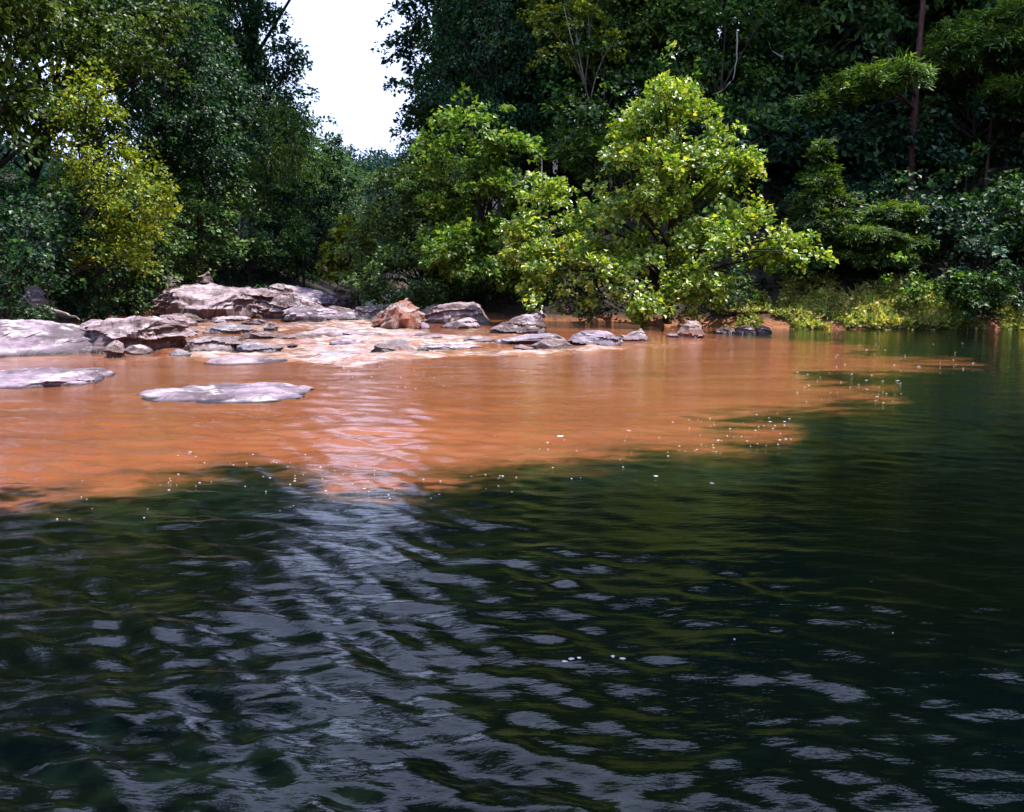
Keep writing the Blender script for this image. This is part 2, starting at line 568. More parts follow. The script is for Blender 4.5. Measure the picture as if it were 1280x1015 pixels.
# waves: low crossing chop, livelier on the left half of the pool
rs = np.random.RandomState(7)
wav = np.zeros_like(x)
dr = np.degrees
for k in range(46):
    lam = 0.105 * (1.036 ** k) if k < 38 else rs.uniform(0.4, 0.9)
    a = math.radians(rs.normal(76, 27))          # travelling roughly towards the left bank / camera
    kx, ky = math.cos(a) * 2 * math.pi / lam, math.sin(a) * 2 * math.pi / lam
    # a wave is only carried where the mesh can hold it
    cell = np.maximum(np.gradient(rr)[:, None] * np.ones_like(TH), RR * math.radians(0.12)).ravel()
    ok = sstep(2.2, 4.5, lam / cell)
    wav += ok * lam * (0.0060 if k < 38 else 0.0040) * np.sin(kx * x + ky * y + rs.uniform(0, 6.28) + 1.3 * warp)
patch = 0.40 + 0.80 * sstep(-0.5, 0.6, fbm(np.stack([x * 0.25 + 7, y * 0.45, 0 * x], 1), 3, 77))
side = 0.42 + 0.78 * (1 - sstep(-1.5, 3.5, x))
calm = 1 - 0.62 * sstep(6, 18, y)
wav = wav * patch * side * calm
chop = fbm(np.stack([x * 1.6, y * 2.4, 0 * x], 1), 5, 88) * 0.085 * np.clip(foam, 0, 1)
z = base + wav + chop
V = np.stack([x, y, z], 1)
nc = len(th)
link('water', mesh_np('water', V, grid_faces(len(rr), nc), WM, attrs={'mud': mud, 'foam': foam}), kind='structure')

# ------------------------------------------------------------------ foliage
def frames(nrm, rs):
    nrm = nrm / np.linalg.norm(nrm, axis=1)[:, None]
    t = rs.normal(size=nrm.shape)
    t -= nrm * (t * nrm).sum(1)[:, None]
    t /= np.linalg.norm(t, axis=1)[:, None]
    return nrm, t, np.cross(nrm, t)


SHAPES = {   # leaf outlines (x across, y along, z fold) and faces
    'kite': (np.array([(0, 0, 0), (-.36, .42, .12), (0, 1, 0), (.36, .42, .12)]), [(0, 3, 2), (0, 2, 1)]),
    'lobed': (np.array([(0, 0, 0), (-.5, .25, .10), (-.22, .62, .06), (0, 1, -.05), (.22, .62, .06), (.5, .25, .10)]),
              [(0, 5, 4), (0, 4, 3), (0, 3, 2), (0, 2, 1)]),
    'needle': (np.array([(-.11, 0, 0), (.11, 0, 0), (.05, 1, -.12), (-.05, 1, -.12)]), [(0, 1, 2), (0, 2, 3)]),
}


def leaf_geo(P, Nn, T, size, shape):
    sv, sf = SHAPES[shape]
    n_, t, bt = Nn, T, np.cross(Nn, T)
    V = (P[:, None, :] + size[:, None, None] * (sv[None, :, 0:1] * bt[:, None, :] + sv[None, :, 1:2] * t[:, None, :] + sv[None, :, 2:3] * n_[:, None, :]))
    k = len(sv)
    Fc = (np.array(sf)[None] + (np.arange(len(P)) * k)[:, None, None]).reshape(-1, 3)
    return V.reshape(-1, 3), Fc


def crown(ells, seed, leaf=0.2, spray=1.1, dens=1.0, per=46, shape='kite', droop=0.25, up=0.9, flat=0.22, keep_in=0.25, gap=0.08, ragged=0.30):
    """ells: (x,y,z,rx,ry,rz) lobes. returns V, F, spray centres"""
    rs = np.random.RandomState(seed)
    C, D = [], []
    E = np.array(ells, float)
    for i, e in enumerate(E):
        area = 4 * math.pi * ((e[3] * e[4]) ** 1.6 / 3 + (e[3] * e[5]) ** 1.6 / 3 + (e[4] * e[5]) ** 1.6 / 3) ** (1 / 1.6)
        m = int(dens * area / (spray * spray * 0.42))
        d = rs.normal(size=(m, 3)); d /= np.linalg.norm(d, axis=1)[:, None]
        d = d[(d[:, 2] > -0.75)]
        r = 1 - 0.42 * rs.random(len(d)) ** 1.6
        r *= 1 + ragged * vn(d * 2.6 + i * 5.1 + seed, 3) + 0.06 * rs.normal(size=len(d))
        p = e[:3] + d * r[:, None] * e[3:6]
        hole = vn(p * np.array([.8, .8, 1.25]) / spray + seed * 1.7, 8) + 0.5 * vn(p * np.array([1.7, 1.7, 2.6]) / spray + seed, 9) < -gap * 1.0
        inn = np.zeros(len(p), bool)
        for j, g in enumerate(E):
            if j != i:
                inn |= (((p - g[:3]) / g[3:6]) ** 2).sum(1) < 0.5
        keep = ~hole & ~inn | ((rs.random(len(p)) < keep_in) & inn & ~hole)
        C.append(p[keep]); D.append((d * 1.0)[keep])
    C = np.concatenate(C); D = np.concatenate(D)
    m = len(C)
    out = D.copy(); out[:, 2] = out[:, 2] * 0.45 - 0.05 + 0.15 * rs.normal(size=m)
    out[:, :2] += 0.3 * rs.normal(size=(m, 2))
    out /= np.linalg.norm(out, axis=1)[:, None]
    nup = np.array([0, 0, 1.0]) * up + D * 0.45 + 0.22 * rs.normal(size=(m, 3))
    nup -= out * (nup * out).sum(1)[:, None]
    nup /= np.linalg.norm(nup, axis=1)[:, None]
    sid = np.cross(nup, out)
    Ls = spray * (0.6 + 0.8 * rs.random(m))
    k = per
    u = rs.random((m, k)) ** 0.8
    wv = (rs.random((m, k)) * 2 - 1) * (0.48 * np.sin(np.pi * np.clip(u * 0.85 + 0.12, 0, 1)))
    hv = rs.normal(size=(m, k)) * flat * 0.5 - droop * u * u
    P = (C[:, None] + (u - 0.55)[..., None] * Ls[:, None, None] * out[:, None] + wv[..., None] * Ls[:, None, None] * sid[:, None]
         + hv[..., None] * Ls[:, None, None] * nup[:, None]).reshape(-1, 3)
    if shape == 'needle':
        T = (out[:, None] * 0.55 + np.sign(wv)[..., None] * sid[:, None] * 0.75 + 0.25 * rs.normal(size=(m, k, 3)))
        N0 = nup[:, None] + 0.25 * rs.normal(size=(m, k, 3))
    else:
        T = (out[:, None] * 0.8 + np.sign(wv)[..., None] * sid[:, None] * 0.5 + 0.6 * rs.normal(size=(m, k, 3)) - np.array([0, 0, .35]))
        N0 = nup[:, None] + 0.42 * rs.normal(size=(m, k, 3))
    T = T.reshape(-1, 3); N0 = N0.reshape(-1, 3)
    T /= np.linalg.norm(T, axis=1)[:, None]
    N0 -= T * (N0 * T).sum(1)[:, None]
    N0 /= np.linalg.norm(N0, axis=1)[:, None]
    size = leaf * (0.6 + 0.7 * rs.random(len(P)))
    Vv, Ff = leaf_geo(P, N0, T, size, shape)
    return Vv, Ff, C


class Tubes:
    def __init__(s):
        s.v, s.f = [], []

    def add(s, pts, rad, k=6):
        pts = [Vector(p) for p in pts]
        b0 = len(s.v)
        for i, p in enumerate(pts):
            d = (pts[min(i + 1, len(pts) - 1)] - pts[max(i - 1, 0)]).normalized()
            a = d.orthogonal().normalized() if abs(d.z) < 0.9 else Vector((1, 0, 0)).cross(d).normalized()
            c_ = d.cross(a)
            for j in range(k):
                t = 2 * math.pi * j / k
                s.v.append(p + (a * math.cos(t) + c_ * math.sin(t)) * rad[i])
        for i in range(len(pts) - 1):
            for j in range(k):
                j2 = (j + 1) % k
                s.f.append((b0 + i * k + j, b0 + i * k + j2, b0 + (i + 1) * k + j2, b0 + (i + 1) * k + j))

    def mesh(s, name, m):
        return mesh_np(name, np.array([tuple(v) for v in s.v]), s.f, m)


def curve_pts(a, b, sag, rnd, n_=6):
    a, b = Vector(a), Vector(b)
    L_ = (b - a).length
    o = Vector((rnd.uniform(-1, 1), rnd.uniform(-1, 1), rnd.uniform(-.3, .3))) * L_ * 0.06
    res = []
    for i in range(n_):
        t = i / (n_ - 1)
        p = a.lerp(b, t) + o * math.sin(math.pi * t) + Vector((0, 0, sag * L_ * math.sin(math.pi * t)))
        res.append(p)
    return res


def make_tree(name, label, cat, base, ells, seed, lm, bark=None, r0=0.2, lean=(0, 0), limbs=16, group=None, trunk_top=None, attach=0.62, **kw):
    """base and lobes in world coordinates; builds thing > trunk, limb, crown"""
    rnd = random.Random(seed)
    bx, by, bz = base
    rel = [(e[0] - bx, e[1] - by, e[2] - bz, e[3], e[4], e[5]) for e in ells]
    t = thing(name, label, cat, base, group)
    Vv, Ff, C = crown(rel, seed, **kw)
    link('crown', mesh_np('crown', Vv, Ff, L[lm], False), t)
    top = max(rel, key=lambda e: e[2] + e[5])
    tt = trunk_top if trunk_top is not None else (top[0], top[1], top[2] + top[5] * 0.6)
    n_ = 10
    pts, rad = [], []
    for i in range(n_ + 1):
        q = i / n_
        s_ = q ** 1.3
        pts.append((tt[0] * s_ + 0.12 * math.sin(q * 5 + seed), tt[1] * s_ + 0.1 * math.cos(q * 4 + seed), -0.4 + (tt[2] + 0.4) * q))
        rad.append(r0 * (1.25 if i == 0 else 1) * (1 - 0.86 * q))
    tb = Tubes(); tb.add(pts, rad, 8)
    link('trunk', tb.mesh('trunk', bark or BARK), t)
    lb = Tubes()
    idx = list(range(len(C))); rnd.shuffle(idx)
    for i in idx[:limbs]:
        c_ = Vector(C[i])
        q = max(0.12, min(0.92, (c_.z / max(tt[2], .1)) * attach))
        k_ = q * n_; a = int(k_); f = k_ - a
        p0 = Vector(pts[a]).lerp(Vector(pts[min(a + 1, n_)]), f)
        cp = curve_pts(p0, c_, 0.08, rnd)
        rr0 = r0 * (1 - 0.86 * q) * 0.5
        lb.add(cp, [rr0 * (1 - 0.8 * j / 5) + 0.006 for j in range(6)], 5)
        # twigs
        for _ in range(2):
            e_ = c_ + Vector((rnd.uniform(-1, 1), rnd.uniform(-1, 1), rnd.uniform(-.3, .6))) * 0.9
            lb.add(curve_pts(cp[3], e_, 0.05, rnd, 4), [rr0 * .35 + .004, rr0 * .25 + .004, rr0 * .15 + .004, 0.004], 4)
    link('limbs', lb.mesh('limbs', bark or BARK), t, kind='stuff')
    return t


def copy_tree(t, loc, rz, sc, label, group):
    c_ = t.copy(); COL.objects.link(c_)
    c_.location = loc; c_.rotation_euler = (0, 0, rz); c_.scale = sc if isinstance(sc, tuple) else (sc, sc, sc)
    c_['label'] = label
    if group:
        c_['group'] = group
    for ch in t.children:
        d = ch.copy(); COL.objects.link(d); d.parent = c_
    return c_


def E(px, py, rpx, rpy, Y, dY=0.0, k=0.85):
    c_ = at(px, py, Y + dY)
    s_ = Y / F
    return (c_.x, c_.y, c_.z, rpx * s_, rpx * s_ * k, rpy * s_)


# ---- the individual trees the picture singles out
def hero(name, label, cat, bpx, Y, ells, seed, lm, yoff=0.0, **kw):
    bx = (bpx - 640) / F * (Y + yoff)
    b_ = (bx, Y + yoff, gz(bx, Y + yoff))
    el = [E(*(e[:4]), Y, *(e[4:])) for e in ells]
    return make_tree(name, label, cat, b_, el, seed, lm, **kw)


hero('sycamore_tree', 'broad yellow-green sycamore leaning out over the water behind the rocks', 'tree', 838, 30.5,
     [(830, 158, 60, 62), (868, 205, 72, 58, .5), (800, 235, 70, 55, -.3), (938, 300, 80, 34, -.6), (985, 312, 36, 20, -.8),
      (700, 292, 58, 54, .4), (735, 338, 88, 40, -.8), (862, 352, 50, 30, -1.0), (820, 285, 85, 60, .2), (760, 375, 50, 20, -.8),
      (905, 225, 40, 40, .4), (678, 255, 34, 26, .3), (815, 372, 50, 22, -1.2), (700, 365, 40, 22, -.8), (650, 300, 26, 30)],
     11, 'syc', 2.2, bark=BARK, r0=0.17, limbs=46, leaf=0.155, spray=0.66, dens=1.7, per=36, shape='lobed', droop=0.35, up=0.7, flat=0.3, keep_in=0.2, gap=-.12, ragged=.5)
hero('broadleaf_tree', 'bright green large-leaved tree beside the grey-green bush, left of the sycamore', 'tree', 600, 35,
     [(592, 160, 55, 36), (632, 188, 34, 26), (560, 235, 46, 34), (612, 262, 62, 46), (650, 235, 36, 34), (590, 315, 66, 40, -1), (640, 320, 50, 50, -.5), (565, 195, 40, 30)],
     12, 'bright', 1.5, r0=0.14, limbs=26, leaf=0.18, spray=0.85, dens=1.5, per=46, gap=.0, shape='lobed', droop=0.3, up=1.1, flat=0.2)
hero('feathery_bush', 'soft grey-green feathery bush at the stream mouth behind the slanted rusty rock', 'bush', 520, 38,
     [(505, 245, 48, 44), (478, 300, 40, 42), (545, 290, 50, 50), (500, 350, 56, 34, -1), (575, 345, 50, 38, -1.5), (455, 345, 26, 26), (540, 220, 40, 30)],
     13, 'feather', 2.0, r0=0.10, limbs=20, leaf=0.15, spray=0.8, dens=1.9, per=50, flat=0.35, gap=.2)
hero('yellow_sapling', 'small yellow-leaved sapling over the rocks at the mouth of the gap', 'sapling', 428, 44,
     [(432, 305, 26, 18), (422, 330, 17, 18), (450, 285, 20, 16)], 14, 'yellow', 0.5, r0=0.06, limbs=10, leaf=0.26, spray=0.7, dens=1.3, per=26, shape='lobed')
hero('yellow_green_tree', 'tall yellow-green tree catching the sun on the left bank', 'tree', 110, 32,
     [(105, 130, 42, 44), (150, 165, 40, 40), (128, 205, 66, 52), (170, 245, 44, 36), (115, 262, 46, 30), (165, 280, 48, 28), (130, 320, 52, 30)],
     15, 'yellow', 2.5, r0=0.17, limbs=24, leaf=0.15, spray=0.95, dens=0.9, per=60, flat=0.3)
hero('layered_tree', 'olive tree with flat layered branches filling the top left corner', 'tree', 40, 36,
     [(40, 60, 100, 46), (150, 70, 80, 36), (110, 10, 110, 40), (190, 30, 45, 50), (60, 115, 60, 24, -1), (-60, 120, 60, 60)],
     16, 'olive', 2.5, r0=0.24, limbs=24, leaf=0.2, spray=1.3, dens=1.0, per=46, flat=0.12, up=1.6)
hero('dark_tall_tree', 'tall dark blue-green tree forming the left edge of the sky gap', 'tree', 290, 56,
     [(270, 20, 62, 70), (315, 70, 45, 70), (335, 130, 50, 60), (262, 130, 60, 70), (300, 200, 70, 60), (345, 66, 33, 20), (330, -110, 80, 60), (385, -70, 60, 36), (370, -200, 90, 60), (390, -300, 90, 70), (250, -120, 90, 70), (260, -250, 90, 70)],  # lobes above the frame added to close the sky out of the reflection
     17, 'deep', 2.0, r0=0.36, limbs=26, leaf=0.24, spray=1.5, dens=1.15, per=48, gap=.45)
hero('dark_round_tree', 'dark rounded tree below the left side of the sky gap', 'tree', 395, 62,
     [(392, 185, 34, 50), (372, 230, 44, 60), (412, 240, 26, 50), (396, 290, 38, 40)],
     18, 'deep', 2.0, r0=0.26, limbs=20, leaf=0.27, spray=1.4, dens=1.2, per=42)
hero('gap_tree', 'tall blue-green tree with ragged twigs forming the right edge of the sky gap', 'tree', 560, 50,
     [(540, 30, 46, 60), (552, 110, 46, 50), (520, 170, 26, 36), (600, 60, 60, 70), (500, 60, 16, 16), (500, 100, 12, 10), (580, 160, 50, 50), (500, -95, 70, 50), (480, -190, 90, 60), (490, -290, 90, 60), (600, -120, 90, 80), (570, -300, 110, 70)],  # upper lobes, out of view, added to darken the mirrored sky gap
     19, 'deep', 2.0, r0=0.36, limbs=30, leaf=0.24, spray=1.3, dens=1.0, per=44, gap=.35)
hero('leaning_tree', 'pale-topped slender tree with its thin leaning trunk showing, above the sycamore', 'tree', 760, 38,
     [(705, 22, 46, 22), (738, 50, 38, 20), (690, 62, 30, 18)], 20, 'yellow', 1.0, bark=BARK_PALE, r0=0.08, limbs=4, leaf=0.16, spray=0.9, dens=1.1, per=40, flat=0.15)
hero('hemlock_tree', 'young hemlock with drooping pointed tiers on the right bank', 'bough', 1030, 33.5,
     [(1026, 195, 9, 20), (1026, 222, 22, 14), (1028, 248, 34, 12), (1030, 272, 42, 13), (1058, 290, 62, 10), (1112, 262, 34, 7),
      (1040, 310, 46, 16), (1095, 318, 40, 12), (1140, 300, 26, 8)],
     21, 'bough', 1.2, r0=0.10, limbs=14, leaf=0.17, spray=0.6, dens=2.6, per=60, shape='needle', droop=0.35, up=1.4, flat=0.10, gap=.6, ragged=.4)
hero('hemlock_tree', 'small hemlock bough tree between the leaning trunk and the sycamore top', 'bough', 735, 37,
     [(728, 185, 40, 14), (745, 205, 30, 12), (715, 165, 18, 10)],
     22, 'bough', 1.0, r0=0.09, limbs=8, leaf=0.18, spray=0.7, dens=2.2, per=60, shape='needle', droop=0.35, up=1.4, flat=0.08, gap=.6)
hero('canopy_tree', 'light green canopy tree above the top of the sycamore', 'tree', 800, 40,
     [(775, 25, 60, 34), (830, 45, 56, 34), (790, 85, 50, 26), (850, 100, 44, 26), (840, 0, 70, 40)],
     31, 'canopy', 1.5, r0=0.2, limbs=20, leaf=0.19, spray=1.0, dens=1.1, per=46, gap=.1)
hero('canopy_tree', 'light green canopy tree with hanging boughs right of the sycamore top', 'tree', 950, 41,
     [(920, 25, 60, 36), (985, 40, 50, 34), (950, 95, 56, 26), (985, 150, 40, 24), (1010, 110, 34, 24), (915, 165, 34, 24)],
     32, 'canopy', 1.5, r0=0.2, limbs=20, leaf=0.19, spray=1.0, dens=1.1, per=46, gap=.0)
# the pine with its bare reddish trunk
hero('pine_tree', 'tall pine with a bare reddish trunk and one lit bough, far right', 'pine', 1130, 36,
     [(1130, -190, 150, 60, 3), (1170, -110, 110, 40, 4), (1125, 92, 34, 12, -1.2), (1085, 98, 34, 9, -1.4), (1052, 115, 24, 8, -1.4), (1018, 130, 20, 8, -1.4)],
     23, 'bough', 1.0, bark=BARK_PINE, r0=0.17, limbs=20, trunk_top=(0, 0, 18.5), attach=0.95, leaf=0.22, spray=0.7, dens=2.2, per=50, shape='needle', droop=0.2, flat=0.25, gap=.5)
hero('pine_tree', 'smaller pine at the right edge, boughs lit against the dark wood', 'pine', 1222, 37,
     [(1215, 40, 40, 12), (1190, 62, 30, 9), (1250, 50, 40, 12), (1270, 20, 40, 14), (1205, 78, 14, 7), (1260, 110, 30, 10), (1250, -90, 70, 40, 3)],
     24, 'bough', 1.0, bark=BARK_PINE, r0=0.08, limbs=14, attach=0.95, leaf=0.22, spray=0.7, dens=2.2, per=50, shape='needle', droop=0.2, flat=0.25, gap=.5)
hero('silver_bush', 'blue-green rounded bush in front of the dark wood by the right edge', 'bush', 1222, 31.8,
     [(1220, 305, 26, 16), (1205, 330, 18, 12), (1240, 320, 16, 14)], 25, 'blue', 1.3, r0=0.05, limbs=10, leaf=0.16, spray=0.55, dens=1.2, per=24, shape='lobed')
hero('round_leaf_bush', 'ring-shaped green bush at the water edge below the blue-green bush', 'bush', 1222, 31.0,
     [(1200, 358, 20, 18), (1225, 350, 22, 12), (1245, 370, 18, 18), (1215, 380, 26, 12)], 26, 'mid', 0.9, r0=0.04, limbs=10, leaf=0.16, spray=0.5, dens=1.2, per=24, shape='lobed')
hero('leafy_shrub', 'fresh green shrub between the hemlock and the ring-shaped bush', 'bush', 1140, 31.6,
     [(1135, 340, 22, 16), (1150, 362, 18, 14), (1120, 325, 26, 10)], 27, 'bright', 0.8, r0=0.04, limbs=10, leaf=0.15, spray=0.55, dens=1.2, per=24)

# unseen trees added over the near pool from both banks so their reflection darkens it
make_tree('added_overhang_tree', 'added unseen tree on the near left bank, its reflection darkening the green pool', 'tree', (-13.8, 7, gz(-13.8, 7)),
          [(-10, 4.7, 8.2, 3.5, 3, 2), (-6, 4.7, 7.4, 3.2, 2.5, 1.6), (-2.5, 4.7, 7.6, 3, 2.4, 1.6), (-8, 3.9, 10, 4, 3, 2), (-3, 3.9, 9.5, 3.5, 2.6, 1.6), (-12, 6.4, 9.5, 3.5, 3.5, 2.5), (-3, 5.2, 5.7, 2.8, 1.8, 1.1), (-6.3, 5.4, 6.0, 3, 1.8, 1.3)],
          61, 'olive', r0=0.3, limbs=40, trunk_top=(4, 0, 10), leaf=0.16, spray=1.0, dens=1.3, per=44, gap=.3)
make_tree('added_overhang_tree', 'added unseen tree on the near right bank, its reflection darkening the water', 'tree', (14, 8, gz(14, 8)),
          [(10, 6.4, 8.2, 3.5, 3, 2), (6.5, 5.4, 7.3, 3.2, 2.5, 1.6), (3, 4.6, 7.4, 2.6, 2.2, 1.4), (8, 4.4, 10, 4, 3, 2), (3.5, 3.4, 9.5, 3.3, 2.6, 1.6), (12, 8.4, 10, 3.5, 3.5, 2.5), (2.6, 5.4, 5.8, 2.6, 1.8, 1.1), (6.3, 5.7, 6.1, 3, 1.8, 1.4)],
          62, 'deep', r0=0.3, limbs=40, trunk_top=(-4, 0, 10), leaf=0.16, spray=1.0, dens=1.3, per=44, gap=.3)

# ---- repeated kinds: two mother trees of each kind are placed first, copies follow
GAP = [(333, -400), (333, 0), (342, 38), (384, 66), (368, 96), (395, 128), (428, 160), (432, 184), (466, 186), (492, 168),
       (504, 130), (500, 80), (482, 45), (490, 0), (490, -400)]

random.seed(5)
kinds = {
    'tall_beech': ([(0, 0, 12.5, 3.4, 3.4, 3.2), (1.8, 1, 9.5, 2.8, 2.8, 2.4), (-1.9, -1, 9.0, 2.8, 2.8, 2.4), (0.4, -1.8, 6.6, 2.9, 2.6, 1.9), (-.6, 1.8, 6.2, 2.8, 2.6, 1.9)],
                   'deep', dict(leaf=0.23, spray=1.5, dens=1.05, per=56, gap=.25)),
    'layered_beech': ([(0, 0, 11.5, 3.0, 3.0, 2.2), (2.2, 0, 9.5, 3.0, 2.6, 1.3), (-2.2, .8, 8.2, 3.0, 2.6, 1.3), (1.0, -2, 6.4, 3.0, 2.6, 1.3), (-1.4, -1.6, 4.8, 2.6, 2.4, 1.2), (1.8, 1.6, 4.4, 2.4, 2.4, 1.1)],
                      'mid', dict(leaf=0.22, spray=1.45, dens=1.1, per=56, up=1.5, flat=0.13, gap=.2)),
    'oak': ([(0, 0, 11.0, 3.8, 3.8, 3.2), (2.4, -.5, 8.2, 2.8, 2.8, 2.2), (-2.4, .5, 8.2, 2.8, 2.8, 2.2), (0, 1.8, 6.4, 3.0, 2.6, 1.8), (0, -2.0, 6.4, 2.8, 2.6, 1.8)],
            'olive', dict(leaf=0.22, spray=1.35, dens=1.0, per=50, gap=.25)),
    'understorey_tree': ([(0, 0, 4.6, 2.0, 2.0, 1.4), (1.3, 0, 3.2, 1.8, 1.7, 1.1), (-1.3, .4, 3.0, 1.8, 1.7, 1.1), (0, -1.1, 2.0, 1.9, 1.6, .9)],
                         'mid', dict(leaf=0.2, spray=1.1, dens=1.0, per=36, up=1.2, flat=0.18)),
    'bank_shrub': ([(0, 0, 1.3, 1.3, 1.2, .8), (.9, .2, .9, 1.0, 1.0, .6), (-.9, -.1, .8, 1.0, 1.0, .6)],
                   'mid', dict(leaf=0.16, spray=0.8, dens=1.0, per=34)),
}
proto = {}


def place(kind, variant, x, y, sc, label, group, lm=None, zoff=0.0, sz=1.0):
    key = (kind, variant)
    z_ = gz(x, y) - 0.1 + zoff
    if key not in proto:
        ells, mat_, kw = kinds[kind]
        t = make_tree(kind, label, 'shrub' if 'shrub' in kind else 'tree', (0, 0, 0), ells, 100 + variant * 7 + len(kind), variant_mat(kind, variant), r0=0.06 if 'shrub' in kind else (0.10 if 'under' in kind else 0.22),
                      limbs=10 if 'shrub' in kind else 16, group=group, **kw)
        proto[key] = t
        t.location = (x, y, z_); t.rotation_euler = (0, 0, random.uniform(0, 6.28)); t.scale = (sc, sc, sc * sz)
        return t
    return copy_tree(proto[key], (x, y, z_), random.uniform(0, 6.28), (sc, sc, sc * sz), label, group)


def variant_mat(kind, v):
    t = {'tall_beech': ['deep', 'mid', 'deep'], 'layered_beech': ['mid', 'olive', 'deep'], 'oak': ['olive', 'deep', 'mid'],
         'understorey_tree': ['mid', 'hemlock', 'deep'], 'bank_shrub': ['mid', 'olive', 'deep']}
    return t[kind][v]


HGT = {'tall_beech': 15.7, 'layered_beech': 13.7, 'oak': 14.2, 'understorey_tree': 6.0, 'bank_shrub': 2.1}
RAD = {'tall_beech': 4.4, 'layered_beech': 4.6, 'oak': 4.8, 'understorey_tree': 3.0, 'bank_shrub': 1.9}


def clear_of_gap(kind, x, y, sc, sz):
    zb = gz(x, y)
    h, r = HGT[kind] * sc * sz, RAD[kind] * sc
    pts = []
    for fz, fr in ((1.0, .25), (0.9, .6), (0.75, .95), (0.5, 1.0), (0.3, 0.9)):
        for s_ in (-1, 0, 1):
            pts.append((x + s_ * r * fr * 1.15, y, zb + h * fz * 1.04 + .5))
    a = np.array(pts)
    qx, qy = project(a[:, 0], a[:, 1], a[:, 2])
    return not inside(np.stack([qx, qy], 1), GAP).any()


def shore_x(side, y):
    """x of the left or right shoreline at distance y"""
    xs = []
    A = CH
    for (x0, y0), (x1, y1) in zip(A, A[1:] + A[:1]):
        if (y0 - y) * (y1 - y) <= 0 and y0 != y1:
            xs.append(x0 + (x1 - x0) * (y - y0) / (y1 - y0))
    return min(xs) if side < 0 else max(xs)


LANDMARKS = [(60, 'above the left picture edge'), (140, 'near the yellow-green tree'), (200, 'left of the big boulder'), (260, 'above the big boulder'), (340, 'above the ledge'),
             (420, 'left of the sky gap'), (490, 'under the sky gap'), (560, 'right beside the sky gap'), (640, 'above the large-leaved tree'), (740, 'over the leaning tree'),
             (830, 'above the sycamore top'), (920, 'right of the sycamore top'), (1010, 'above the hemlock'), (1100, 'left of the red trunk'), (1170, 'behind the red trunk'),
             (1240, 'above the blue-green bush')]


def landmark(x, y):
    px_ = 640 + F * x / max(y, 1)
    for lim, tx in LANDMARKS:
        if px_ < lim:
            return tx
    return 'past the right picture edge'


KN = {'tall_beech': 'beech', 'layered_beech': 'layer-branched beech', 'oak': 'oak', 'understorey_tree': 'sapling'}


def forest(side, y0, y1, offs, step, names, scr, zone, group, sz=(0.95, 1.2), maxel=None):
    y = y0
    while y < y1:
        for o_ in offs:
            yy = y + random.uniform(-.35, .35) * step
            xx = shore_x(side, yy) + side * (o_ + random.uniform(-1, 1))
            kd = random.choice(names)
            v = random.randrange(2)
            sc = random.uniform(*scr)
            s2 = random.uniform(*sz)
            ok = False
            for _ in range(7):
                if clear_of_gap(kd, xx, yy, sc, s2):
                    ok = True
                    break
                sc *= 0.88
            if not ok or sc < 0.45:
                continue
            tone = {'deep': 'dark blue-green', 'mid': 'mid green', 'olive': 'olive green', 'hemlock': 'yellowish green'}[variant_mat(kd, v)]
            place(kd, v, xx, yy, sc, f'{tone} {KN[kd]} {zone}, {landmark(xx, yy)}', group, sz=s2)
        y += step


# left bank
forest(-1, 24, 64, [3.0], 5.5, ['tall_beech', 'layered_beech', 'oak'], (0.9, 1.1), 'front row of left woods', 'front row of woods on the left bank', (1.15, 1.35))
forest(-1, 22, 80, [9.5], 6.5, ['tall_beech', 'layered_beech', 'oak'], (1.15, 1.35), 'second row of left woods', 'second row of woods on the left bank', (1.5, 1.75))
forest(-1, 68, 150, [2.5, 9], 8, ['tall_beech', 'oak'], (0.9, 1.15), 'far up the valley', 'distant trees on the left valley side')
# right bank, facing the camera
forest(1, 46, 66, [3.0, 9.0], 6, ['tall_beech', 'layered_beech', 'oak'], (0.9, 1.15), 'by the upstream right bank', 'trees on the upstream right bank')


def line_forest(xs, yf, names, scr, zone, group, sz):
    for xx in xs:
        x_ = xx + random.uniform(-1, 1)
        y_ = yf(x_) + random.uniform(-1, 1)
        kd = random.choice(names); v = random.randrange(2)
        if kd == 'understorey_tree' and y_ < 41 and 980 < 640 + F * x_ / y_ < 1190:
            continue                        # the wood is open and dark here
        sc = random.uniform(*scr); s2 = random.uniform(*sz)
        ok = False
        for _ in range(7):
            if clear_of_gap(kd, x_, y_, sc, s2):
                ok = True
                break
            sc *= 0.88
        if not ok:
            continue
        tone = {'deep': 'dark blue-green', 'mid': 'mid green', 'olive': 'olive green', 'hemlock': 'yellowish green'}[variant_mat(kd, v)]
        place(kd, v, x_, y_, sc, f'{tone} {KN[kd]} {zone}, {landmark(x_, y_)}', group, sz=s2)


line_forest(np.arange(-1, 36, 4.4), lambda x: 42.0 - 0.02 * x, ['tall_beech', 'oak', 'layered_beech'], (1.0, 1.2), 'front row of right woods', 'front row of woods on the right bank', (1.3, 1.55))
line_forest(np.arange(-3, 44, 4.6), lambda x: 46.5, ['tall_beech', 'oak', 'layered_beech'], (1.1, 1.3), 'high on the right slope', 'trees high on the right slope', (1.3, 1.5))
line_forest(np.arange(-4, 50, 6.5), lambda x: 54, ['tall_beech', 'oak'], (1.2, 1.4), 'along the top of the right slope', 'trees along the top of the right slope', (1.15, 1.35))
line_forest(np.arange(3, 34, 5.2), lambda x: 39, ['understorey_tree'], (0.8, 1.15), 'in right bank shade', 'understorey of the right bank', (0.9, 1.2))
line_forest(np.arange(4, 40, 4.0), lambda x: 42.5, ['understorey_tree'], (1.2, 1.7), 'between right slope trunks', 'understorey of the right slope', (1.0, 1.3))
line_forest(np.arange(2, 44, 4.6), lambda x: 50, ['understorey_tree', 'layered_beech'], (1.1, 1.5), 'filling the upper right slope', 'understorey of the right slope', (0.9, 1.1))
